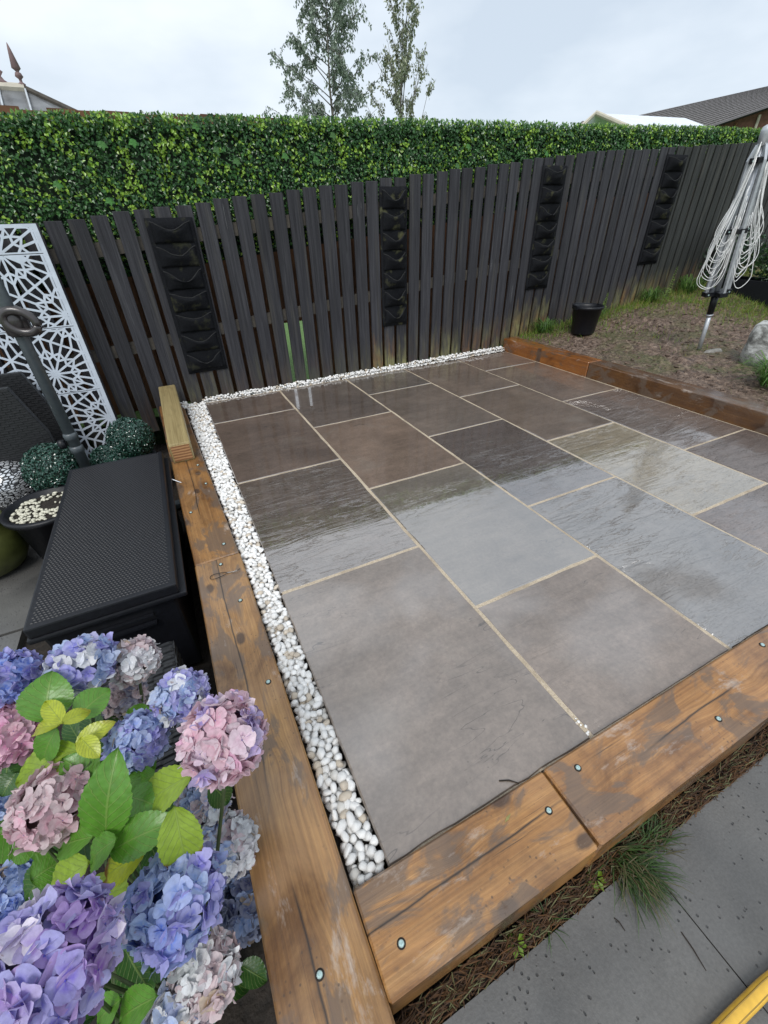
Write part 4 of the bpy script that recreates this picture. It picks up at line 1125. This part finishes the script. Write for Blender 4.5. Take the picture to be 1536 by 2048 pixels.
# ================================================================== HYDRANGEA
def mat_petal():
    t = MT('hydrangea_petal', .5); v = t.coords(rand=False); n = t.noise(v, 150, 4)
    col = t.mix(1.0, t.attr(), t.ramp(n, (.25, .78), (.75, 1.1)), 'MULTIPLY')
    spot = t.ramp(t.noise(v, 55, 3), (.68, 0.0), (.74, .55)); col = t.mix(spot, col, (.36, .2, .16))
    m_ = t.out(col, normal=t.bump(n, .0015, .6)); tr_ = t.n('BsdfTranslucent'); t.l(col, tr_.inputs['Color']); ms = t.n('MixShader'); ms.inputs[0].default_value = .28
    t.l(t.b.outputs[0], ms.inputs[1]); t.l(tr_.outputs[0], ms.inputs[2]); t.l(ms.outputs[0], t.N['Material Output'].inputs['Surface']); return m_
M_petal = mat_petal()
def mat_hleaf():
    t = MT('hydrangea_leaf', .38); uv = t.attr('uvw'); o = t.sep(uv)   # x along, y across (-1..1), z wear
    ax = t.math('ABSOLUTE', o[1])
    vein = t.math('PINGPONG', t.math('SUBTRACT', t.math('MULTIPLY', o[0], 8.0), t.math('MULTIPLY', ax, 2.6)), .5)
    vm = t.math('MAXIMUM', t.ramp(vein, (.03, 1.0), (.09, 0.0)), t.ramp(ax, (.025, 1.0), (.06, 0.0)))
    n = t.noise(t.coords(), 70, 4)
    col = t.mix(1.0, t.attr(), t.ramp(n, (.25, .78), (.75, 1.15)), 'MULTIPLY')
    col = t.mix(t.math('MULTIPLY', vm, .45), col, (.26, .36, .09))
    edge = t.math('MULTIPLY', t.ramp(t.math('ADD', t.math('ADD', o[0], t.math('MULTIPLY', ax, .25)), t.math('MULTIPLY', t.math('SUBTRACT', n, .5), .5)), (.86, 0.0), (1.05, 1.0)), o[2])
    col = t.mix(edge, col, (.16, .035, .02))
    nm = t.bump(t.math('ADD', t.math('MULTIPLY', vm, -.5), t.math('MULTIPLY', n, .6)), .002, .7)
    m_ = t.out(col, normal=nm, coat=.25, coat_rough=.15); tr_ = t.n('BsdfTranslucent'); t.l(col, tr_.inputs['Color']); ms = t.n('MixShader'); ms.inputs[0].default_value = .3
    t.l(t.b.outputs[0], ms.inputs[1]); t.l(tr_.outputs[0], ms.inputs[2]); t.l(ms.outputs[0], t.N['Material Output'].inputs['Surface']); return m_
M_hleaf = mat_hleaf()
hyd = thing('hydrangea_bush', 'large hydrangea bush with blue, violet and pink mophead flowers', 'hydrangea', (-.50, -3.25, GL))
HL = hyd.location
BLUE, VIO, LILAC, PINK, ROSE, DUSTY, WHITE, SKYB, PURP = (.09, .19, .66), (.22, .2, .66), (.46, .34, .74), (.74, .28, .5), (.7, .38, .47), (.6, .42, .45), (.74, .75, .78), (.27, .4, .74), (.3, .11, .55)
heads = [ # px, py, px diameter, real diameter, palette, name colour
 (165, 1330, 138, .135, [SKYB, VIO, WHITE, SKYB], 'pale blue head'), (268, 1322, 108, .115, [ROSE, WHITE, DUSTY, WHITE], 'faded pink and white head'),
 (24, 1352, 118, .115, [VIO, BLUE, VIO], 'violet blue head'), (362, 1392, 122, .115, [WHITE, VIO, SKYB, WHITE], 'whitish head with lilac florets'),
 (275, 1482, 128, .115, [VIO, SKYB, VIO], 'lilac blue head'), (447, 1475, 188, .15, [PINK, ROSE, (.8, .6, .68), LILAC, PINK], 'bright pink head'),
 (22, 1466, 138, .13, [ROSE, PINK, ROSE], 'pink head at the shaded side'), (110, 1606, 172, .145, [DUSTY, ROSE, DUSTY], 'dusty pink head'),
 (352, 1800, 205, .15, [BLUE, SKYB, VIO, BLUE], 'deep blue head'), (405, 1612, 120, .12, [WHITE, SKYB, DUSTY], 'greyish head under the pink one'),
 (458, 1690, 125, .13, [SKYB, WHITE, DUSTY], 'faded blue grey head'), (412, 1945, 150, .13, [WHITE, DUSTY, WHITE], 'faded cream white head'),
 (100, 1925, 285, .165, [LILAC, PURP, VIO, LILAC, (.75, .66, .82)], 'big purple head'), (14, 1795, 130, .125, [SKYB, BLUE], 'blue head behind the purple one'),
 (200, 1812, 96, .1, [WHITE, SKYB], 'small white head'), (358, 2040, 150, .125, [WHITE, SKYB, DUSTY], 'white head low down'),
 (492, 1810, 130, .14, [(.1, .12, .3), SKYB], 'shaded blue head'), (-8, 1600, 90, .1, [SKYB], 'sky blue head'), (250, 1395, 90, .1, [(.2, .2, .35), DUSTY], 'dark faded head')]  # the shaded blue head has its shade put into the palette
def floret(b, M4, s, col, rnd):
    """four overlapping rounded petals with paler rim and a small eye"""
    for k in range(4):
        a = k*math.pi/2+rnd.gauss(0, .12); ss = s*rnd.uniform(.85, 1.12); cup = rnd.uniform(-.05, .5); tw = rnd.gauss(0, .2)
        rows = ((.06, .05), (.35, .42), (.66, .60), (.9, .50), (1.0, .24)); vs = []; cs = []
        for t, hw in rows:
            for u in (-1, 0, 1):
                z = cup*t*t+.06*abs(u)*t+tw*u*t+(.0 if k % 2 else .04)
                p = Vector((t*ss, u*hw*ss*1.0, z*ss)); p = Matrix.Rotation(a, 3, 'Z') @ p; vs.append(M4 @ p)
                e = max(t if t > .6 else 0, abs(u)*.6); j = rnd.uniform(.92, 1.06); f = .0 if e < .6 else .3
                cs.append(tuple((c*(1-f)+.80*f)*j for c in col)+(1,))
        o_ = len(b.v); b.v += [tuple(v) for v in vs]; b.c += cs
        b.f += [(o_+r*3+i, o_+r*3+i+1, o_+r*3+i+4, o_+r*3+i+3) for r in range(4) for i in range(2)]
    eye = [M4 @ Vector((.07*s*math.cos(q), .07*s*math.sin(q), .03*s)) for q in (0, 1.57, 3.14, 4.71)]+[M4 @ Vector((0, 0, .11*s))]
    b.add(eye, [(0, 1, 4), (1, 2, 4), (2, 3, 4), (3, 0, 4)], (col[0]*.45, col[1]*.5, min(1, col[2]*.8+.05), 1))
picks = []; headobjs = []
rh = random.Random(21)
for hi, (px, py, pd, rd, pal, nm) in enumerate(heads):
    dpt = FPX*rd/pd; C = atd(px, py, dpt); r = rd/2*.84
    toc = (CAM-C).normalized()
    n = int(96+20*(pd > 180)+rh.randint(0, 14)); sz = rd*.116
    fl_ = []
    seedv = Vector((hi*3.1, 0, 0))
    for i in range(n):
        z = 1-1.72*(i+.5)/n; a = i*2.39996; q = math.sqrt(max(0, 1-z*z)); d = Vector((q*math.cos(a), q*math.sin(a), z))
        d = (d+Vector((rh.gauss(0, .09), rh.gauss(0, .09), rh.gauss(0, .09)))).normalized()
        pos = C+Vector((d.x*r, d.y*r, d.z*r*.86))*rh.uniform(.80, .98)
        nd = (d+Vector((rh.gauss(0, .2), rh.gauss(0, .2), rh.gauss(0, .2)))).normalized()
        rot = Vector((0, 0, 1)).rotation_difference(nd).to_matrix() @ Matrix.Rotation(rh.uniform(0, 6.28), 3, 'Z')
        ci = (noise.noise(d*1.6+seedv)+1)/2*len(pal)*1.2-.1*len(pal)+rh.gauss(0, .3); c0 = pal[max(0, min(len(pal)-1, int(ci)))]; c1 = rh.choice(pal)
        g = rh.uniform(.86, 1.1); mixk = .25*rh.random()
        col = tuple(min(.85, (a_*(1-mixk)+b_*mixk)*g) for a_, b_ in zip(c0, c1))
        if rh.random() < .018 and pd < 170: col = (.42, .27, .14)
        vis = d.dot(toc)
        fl_.append((pos, rot, sz*rh.uniform(.85, 1.2), col, vis))
    core = MB()
    core.lathe([(.001, -r*.62), (r*.5, -r*.45), (r*.68, 0), (r*.5, r*.42), (.001, r*.6)], 14, tuple(C-HL), col=tuple(c*.3 for c in pal[-1])+(1,))
    ho_ = bpy.data.objects.new('flower_head', None)
    headobjs.append((core, fl_, pd, C, r, nm))
allf = sorted([(f[4]*hd_[2]/len(hd_[1])*(1 if f[4] > .25 else 0), h, i) for h, hd_ in enumerate(headobjs) for i, f in enumerate(hd_[1])], reverse=True)
single = {(h, i) for _, h, i in allf[:300]}
for h, (core, fl_, pd, C, r, nm) in enumerate(headobjs):
    for i, (pos, rot, s, col, vis) in enumerate(fl_):
        if (h, i) not in single:
            floret(core, Matrix.Translation(pos-HL) @ rot.to_4x4(), s, col, rh)
    ho_ = core.build('flower_head', M_petal, hyd, smooth=True); tag(ho_, nm)
    for i, (pos, rot, s, col, vis) in enumerate(fl_):
        if (h, i) in single:
            b = MB(); floret(b, Matrix.Identity(4), s, col, rh); fo = b.build('floret', M_petal, ho_, smooth=True)
            fo.matrix_local = Matrix.Translation(pos-HL) @ rot.to_4x4()
    b = MB(); foot = Vector((rh.gauss(0, .10), rh.gauss(0, .12), .0)); c = C-HL
    b.tube([foot, foot*.5+c*.5+Vector((0, 0, -.05)), c+Vector((0, 0, -r*.5))], [.0045, .0035, .003], 7); b.build('stem', M_stem, hyd)
# leaves: base px, tip px, width px, depth, colour, wear, roll
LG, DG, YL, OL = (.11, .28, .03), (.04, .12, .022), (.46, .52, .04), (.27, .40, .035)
lv = [((88, 1445), (98, 1352), 76, .80, LG, 0), ((150, 1435), (212, 1380), 52, .79, LG, 0), ((125, 1447), (90, 1402), 30, .75, YL, 0), ((124, 1446), (178, 1420), 26, .75, YL, .3),
      ((150, 1492), (220, 1447), 34, .76, YL, .3), ((160, 1475), (194, 1510), 30, .76, YL, 0), ((118, 1450), (60, 1464), 26, .75, YL, 0), ((112, 1455), (80, 1525), 44, .80, LG, 0),
      ((156, 1497), (26, 1560), 60, .79, OL, 0), ((150, 1510), (226, 1536), 40, .82, LG, 0), ((208, 1680), (224, 1524), 76, .70, LG, 0), ((384, 1546), (272, 1622), 66, .71, OL, .25),
      ((310, 1548), (248, 1580), 42, .78, LG, 0), ((348, 1614), (376, 1748), 64, .69, OL, 1.0), ((218, 1702), (340, 1642), 62, .69, LG, 0), ((232, 1676), (172, 1728), 48, .69, LG, 0),
      ((186, 1672), (112, 1694), 48, .73, LG, 0), ((290, 1702), (200, 1758), 52, .75, YL, .9), ((176, 1724), (92, 1796), 66, .72, OL, 0), ((98, 1740), (44, 1800), 56, .78, DG, 0),
      ((160, 1772), (238, 1838), 82, .76, OL, 0), ((312, 1992), (226, 2046), 56, .66, LG, 0), ((240, 1998), (186, 2050), 48, .68, LG, 0), ((272, 1846), (236, 1896), 44, .76, DG, 0),
      ((74, 1672), (26, 1718), 46, .84, DG, 0), ((420, 1566), (458, 1606), 40, .78, DG, 0), ((30, 1545), (2, 1590), 42, .84, DG, 0), ((300, 1690), (330, 1750), 46, .82, DG, 0),
      ((255, 1420), (300, 1440), 36, .86, LG, 0), ((215, 1440), (255, 1462), 44, .87, DG, 0), ((60, 1540), (40, 1500), 40, .85, DG, 0), ((250, 1560), (300, 1530), 40, .86, DG, 0),
      ((140, 1380), (180, 1368), 50, .88, DG, 0), ((252, 1590), (318, 1612), 50, .74, LG, 0), ((190, 1560), (130, 1520), 54, .80, LG, 0), ((60, 1760), (120, 1720), 56, .76, LG, 0), ((300, 1560), (262, 1522), 50, .79, LG, 0), ((20, 1700), (80, 1680), 52, .78, LG, 0), ((330, 1700), (392, 1668), 52, .77, LG, 0), ((330, 1860), (290, 1920), 50, .80, DG, 0), ((300, 1940), (360, 1900), 46, .82, DG, 0), ((480, 1930), (530, 1960), 40, .95, DG, 0), ((250, 1900), (300, 1985), 60, .85, DG, 0)]
rl = random.Random(4)
for i in range(46):
    bx_, by_ = rl.uniform(-20, 470), rl.uniform(1430, 2080)
    if bx_ > 380+(by_-1450)*.15: continue
    a = rl.uniform(0, 6.28); ln = rl.uniform(60, 110); lv.append(((bx_, by_), (bx_+ln*math.cos(a), by_+ln*math.sin(a)), ln*.55, rl.uniform(.88, 1.08), rl.choice((DG, DG, LG)), 0))
for i in range(90):  # dark leaves added deep down, standing in for shadow inside the bush
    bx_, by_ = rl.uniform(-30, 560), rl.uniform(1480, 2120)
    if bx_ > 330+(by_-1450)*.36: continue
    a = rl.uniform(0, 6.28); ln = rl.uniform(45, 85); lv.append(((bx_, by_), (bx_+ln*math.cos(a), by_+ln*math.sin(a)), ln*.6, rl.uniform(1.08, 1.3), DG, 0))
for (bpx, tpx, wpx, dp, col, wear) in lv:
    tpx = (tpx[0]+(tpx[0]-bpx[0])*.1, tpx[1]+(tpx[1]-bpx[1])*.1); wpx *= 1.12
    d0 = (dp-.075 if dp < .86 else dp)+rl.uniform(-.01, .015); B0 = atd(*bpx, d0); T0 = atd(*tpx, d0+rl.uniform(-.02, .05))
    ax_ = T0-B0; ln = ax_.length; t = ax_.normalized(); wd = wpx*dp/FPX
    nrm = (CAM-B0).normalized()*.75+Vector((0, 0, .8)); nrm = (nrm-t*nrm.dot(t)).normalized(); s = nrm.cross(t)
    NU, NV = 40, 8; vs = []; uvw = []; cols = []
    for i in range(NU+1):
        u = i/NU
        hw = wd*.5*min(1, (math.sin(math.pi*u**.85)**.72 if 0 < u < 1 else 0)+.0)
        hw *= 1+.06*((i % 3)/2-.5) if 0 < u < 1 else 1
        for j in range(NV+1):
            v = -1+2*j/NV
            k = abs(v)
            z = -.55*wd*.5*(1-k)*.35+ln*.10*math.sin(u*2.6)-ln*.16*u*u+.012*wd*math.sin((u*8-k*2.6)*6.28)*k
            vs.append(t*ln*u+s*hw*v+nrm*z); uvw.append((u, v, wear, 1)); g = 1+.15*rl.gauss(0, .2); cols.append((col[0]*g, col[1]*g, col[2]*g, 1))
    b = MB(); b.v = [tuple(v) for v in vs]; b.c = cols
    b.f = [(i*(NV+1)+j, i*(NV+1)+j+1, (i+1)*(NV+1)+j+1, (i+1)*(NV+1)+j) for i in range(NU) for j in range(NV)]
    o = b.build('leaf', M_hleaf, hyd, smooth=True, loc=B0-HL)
    at = o.data.attributes.new('uvw', 'FLOAT_VECTOR', 'POINT'); at.data.foreach_set('vector', [x for q in uvw for x in q[:3]])
for k in range(14):
    a = rl.uniform(0, 6.28); q = Vector((.22*math.cos(a)*rl.random(), .3*math.sin(a)*rl.random(), rl.uniform(.45, .75)))
    b = MB(); b.tube([(q.x*.2, q.y*.2, 0), (q.x*.6, q.y*.6, q.z*.6), tuple(q)], [.005, .004, .002], 7); b.build('stem', M_stem, hyd)

# ================================================================== BACKGROUND
def tree(label, base, top, spread, nleaf, cols, seed, nb, upright, leafs, droop=.35):
    root = thing('young_tree', label, 'tree', base); rnd = random.Random(seed)
    H_ = top-base[2]; tb = MB(); lf_ = MB()
    tb.tube([(0, 0, 0), (.05, 0, H_*.35), (-.03, .05, H_*.7), (.02, 0, H_)], [.06, .045, .025, .006], 8)
    tips = []
    for k in range(nb):
        t = .22+.76*k/nb; z = H_*t; a = k*2.4+rnd.gauss(0, .3); reach = spread*(1-t)**.55*rnd.uniform(.55, 1.1)+.12
        rise = reach*upright*rnd.uniform(.7, 1.3)
        p0 = Vector((0, 0, z)); p1 = p0+Vector((math.cos(a)*reach*.5, math.sin(a)*reach*.5, rise*.55)); p2 = p0+Vector((math.cos(a)*reach, math.sin(a)*reach, rise))
        tb.tube([p0, p1, p2], [.018*(1-t)+.006, .008, .003], 5)
        tips.append((p0, p1, p2))
    b_ = tips+[(Vector((0, 0, H_*.75)), Vector((.02, 0, H_*.88)), Vector((.02, 0, H_)))]
    twigs = []
    for p0, p1, p2 in b_:
        for k in range(7):
            u = .25+.75*rnd.random(); p = p0.lerp(p1, u*2) if u < .5 else p1.lerp(p2, u*2-1)
            d = ((p2-p0).normalized()+Vector((rnd.gauss(0, .6), rnd.gauss(0, .6), rnd.gauss(0, .45)))).normalized()*rnd.uniform(.15, .5)*leafs
            q1 = p+d*.6; q2 = p+d+Vector((0, 0, -droop*d.length)); tb.tube([p, q1, q2], [.005, .004, .002], 4, cap=False); twigs.append((p, q1, q2))
    for i in range(nleaf):
        p0, p1, p2 = rnd.choice(twigs); u = rnd.random()
        p = p0.lerp(p1, u*2) if u < .5 else p1.lerp(p2, u*2-1)
        p = p+Vector((rnd.gauss(0, .028), rnd.gauss(0, .028), rnd.gauss(-.02, .03)))
        c = rnd.choice(cols); g = rnd.uniform(.6, 1.35)
        leaf6(lf_, p, Vector((rnd.gauss(0, 1), rnd.gauss(0, 1), rnd.gauss(0, .6))), Vector((rnd.gauss(0, .5), rnd.gauss(0, .5), -.8)), .064*rnd.uniform(.7, 1.3), .038, (c[0]*g, c[1]*g, c[2]*g, 1))
    tb.build('trunk', M_bark, root, True); tag(lf_.build('crown', M_foliage, root), kind='stuff')
p = aty(668, 240, 9); tree('taller grey-green birch tree with drooping leaves beyond the hedge screen', (p.x, 9, .1), 5.35, 1.75, 15000, [(.24, .3, .23), (.28, .34, .27), (.18, .23, .17)], 5, 60, .7, 1.0, .5)  # leaf greens paled to paint in distance haze
p = aty(805, 240, 8.4); tree('slim young tree with upright shoots beside the birch', (p.x, 8.4, .1), 4.75, 1.2, 4600, [(.26, .3, .19), (.3, .32, .21)], 9, 24, 2.2, .55, -.3)  # haze is put into these pale leaf colours too

# house on the right: tiled roof above brown wall
hY = 14
def hp_(px, py, y): return aty(px, py, y)
hs_ = thing('tiled_house', 'brown house with grey tiled roof beyond the hedge screen', 'house', (24, 12, -.2))
ho = hs_.location
r0_ = hp_(1270, 232, 17); r1_ = hp_(1545, 170, 15.0); e0_ = hp_(1395, 262, 14.2); e1_ = hp_(1560, 205, 12.2)
ext = (r1_-r0_)*1.2
rA, rB = r0_, r0_+ext*2; eA = e0_; eB = e0_+(e1_-e0_)*3.2
b = MB(); nr, nc = 16, 60
for i in range(nr):
    for j in range(nc):
        u0, u1 = i/nr, (i+1)/nr; v0, v1 = j/nc, (j+1)/nc
        sh = .5/nc if i % 2 else 0
        def pt(u, v): return (rA.lerp(rB, v)).lerp(eA.lerp(eB, v), u)
        nrm = (eA-rA).cross(rB-rA).normalized(); nrm = nrm if nrm.z > 0 else -nrm
        q = [pt(u0, v0+sh)+nrm*.0, pt(u0, v1+sh-.0012)+nrm*.0, pt(u1, v1+sh-.0012)+nrm*.035, pt(u1, v0+sh)+nrm*.035]
        k = [pt(u1, v1+sh-.0012)-nrm*.01, pt(u1, v0+sh)-nrm*.01]
        b.add([x-ho for x in q+k], [(0, 1, 2, 3), (3, 2, 4, 5)])
tag(b.build('roof_tiles', M_tile, hs_), kind='stuff')
b = MB(); dn = Vector((0, 0, -4)); ins_ = Vector((.25, .35, -.05))
q = [eA+ins_, eB+ins_, eB+ins_+dn, eA+ins_+dn]; bkv = Vector((.2, .3, 0)); b.add([x-ho for x in q]+[x+bkv-ho for x in q], [(0, 1, 2, 3), (7, 6, 5, 4), (0, 4, 5, 1), (3, 2, 6, 7), (0, 3, 7, 4)]); b.build('wall', M_brick, hs_)
b = MB(); b.tube([eA-ho+Vector((0, -.05, -.03)), eB-ho+Vector((0, -.05, -.03))], .07, 8); b.build('gutter', M_black, hs_)
b = MB(); q = [rA, rB, rB+Vector((2, 3, -2.2)), rA+Vector((2, 3, -2.2))]; b.add([x-ho for x in q]+[x-ho-Vector((0, 0, .1)) for x in q], [(0, 1, 2, 3), (7, 6, 5, 4), (0, 4, 5, 1)]); b.build('rear_roof', M_tile, hs_)
dirw = (eB-eA).normalized()
for k in range(1, 11):
    c = eA+ins_+dirw*(.9*k)+Vector((-.03, -.06, -.9)); b = MB(); b.box((-.06, -.03, -.75), (.06, .03, .75), Matrix.Translation(c-ho)); b.build('timber_strip', M_trim if k % 2 else M_brown, hs_)
# white tent
tn = thing('canopy_tent', 'white pitched canopy roof standing behind the hedge screen', 'canopy', (11.5, 7, -.1)); to = tn.location
A0 = hp_(1192, 226, 6.0); L0 = hp_(1160, 256, 6.0); R0 = hp_(1275, 262, 5.2); A1 = hp_(1370, 236, 7.6); R1 = hp_(1440, 262, 6.6); L1 = L0+(A1-A0)
b = MB()
def thick(b, q, n_):
    m_ = len(q); b.add([x-to for x in q]+[x-n_*.03-to for x in q], [tuple(range(m_)), tuple(range(2*m_-1, m_-1, -1))]+[(i, m_+i, m_+(i+1) % m_, (i+1) % m_) for i in range(m_)])
dropv = Vector((0, 0, -.5))
thick(b, [A0, R0, R1, A1], Vector((.2, -.3, 1)).normalized()); thick(b, [L0, A0, A1, L1], Vector((-.4, .3, 1)).normalized()); b.build('roof_sheet', M_canvas, tn)
b = MB(); gq = [L0+Vector((.1, .35, 0)), A0+Vector((0, .35, -.08)), R0+Vector((-.1, .35, 0))]; thick(b, gq+[gq[2]+dropv, gq[0]+dropv], Vector((0, -1, 0))); b.build('underside_shade_sheet', plain('painted_shade_canvas', (.22, .2, .19), .8, 6, .1), tn)  # sheet added in the open gable; its grey paints the canopy underside's shade
b = MB(); b.tube([L0-to, A0-to, R0-to], .05, 8); b.build('gable_frame', M_trim, tn)
for c in (L0, R0, R1, L1):
    b = MB(); b.tube([c-to, Vector((c.x-to.x, c.y-to.y, 0))], .04, 8); b.build('leg', M_trim, tn)
# conservatory roof with finials
cn = thing('conservatory', 'conservatory with pale roof, ridge cresting and pointed finial', 'conservatory', (-2.2, 7.6, -.2)); co = cn.location
zr = aty(40, 180, 7).z
b = MB(); q = [Vector((-4, 7, zr)), Vector((-1.08, 7, zr)), Vector((.15, 6.2, zr-.62)), Vector((.15, 5.4, zr-.98)), Vector((-4, 5.2, zr-.9))]
n_ = Vector((0, -.4, 1)); to_ = co
b.add([x-co for x in q]+[x-co-Vector((0, 0, .05)) for x in q], [(0, 1, 2, 3, 4), (9, 8, 7, 6, 5)]+[(i, 5+i, 5+(i+1) % 5, (i+1) % 5) for i in range(5)]); b.build('roof', plain('dark_polycarbonate', (.14, .145, .15), .3, 4, .35), cn)
for k in range(9):
    x = -3.8+.34*k; b = MB(); b.tube([Vector((x, 6.98, zr+.02))-co, Vector((x+.1, 5.3, zr-.86))-co], .015, 6); b.build('glazing_bar', M_glass, cn)
b = MB(); b.tube([Vector((-4, 7, zr+.02))-co, Vector((-1.08, 7, zr+.02))-co], .06, 8); b.build('ridge', M_trim, cn)
b = MB(); b.tube([Vector((-1.08, 7, zr+.02))-co, Vector((.15, 6.2, zr-.60))-co], .04, 8); b.build('hip_bar', M_rail, cn)
b = MB(); b.box((-4-co.x, 5.6-co.y, .0), (.1-co.x, 6.9-co.y, zr-.95-co.z)); b.build('wall', M_trim, cn)
fx = aty(38, 175, 7); b = MB(); b.lathe([(.04, 0), (.05, .04), (.02, .06), (.02, .09), (.055, .12), (.04, .16), (.02, .17), (.035, .19), (.06, .21), (.02, .42), (.004, .48)], 12, tuple(Vector((-1.1, 7, zr+.03))-co)); b.build('finial', M_finial, cn, True)
for x in (-1.36, -1.66, -1.96):
    b = MB(); b.lathe([(.13, 0), (.05, .05), (.025, .09), (.07, .14), (.03, .17), (.02, .2), (.004, .25)], 10, tuple(Vector((x, 7, zr+.05))-co), 1, .3); b.build('crest', M_finial, cn, True)
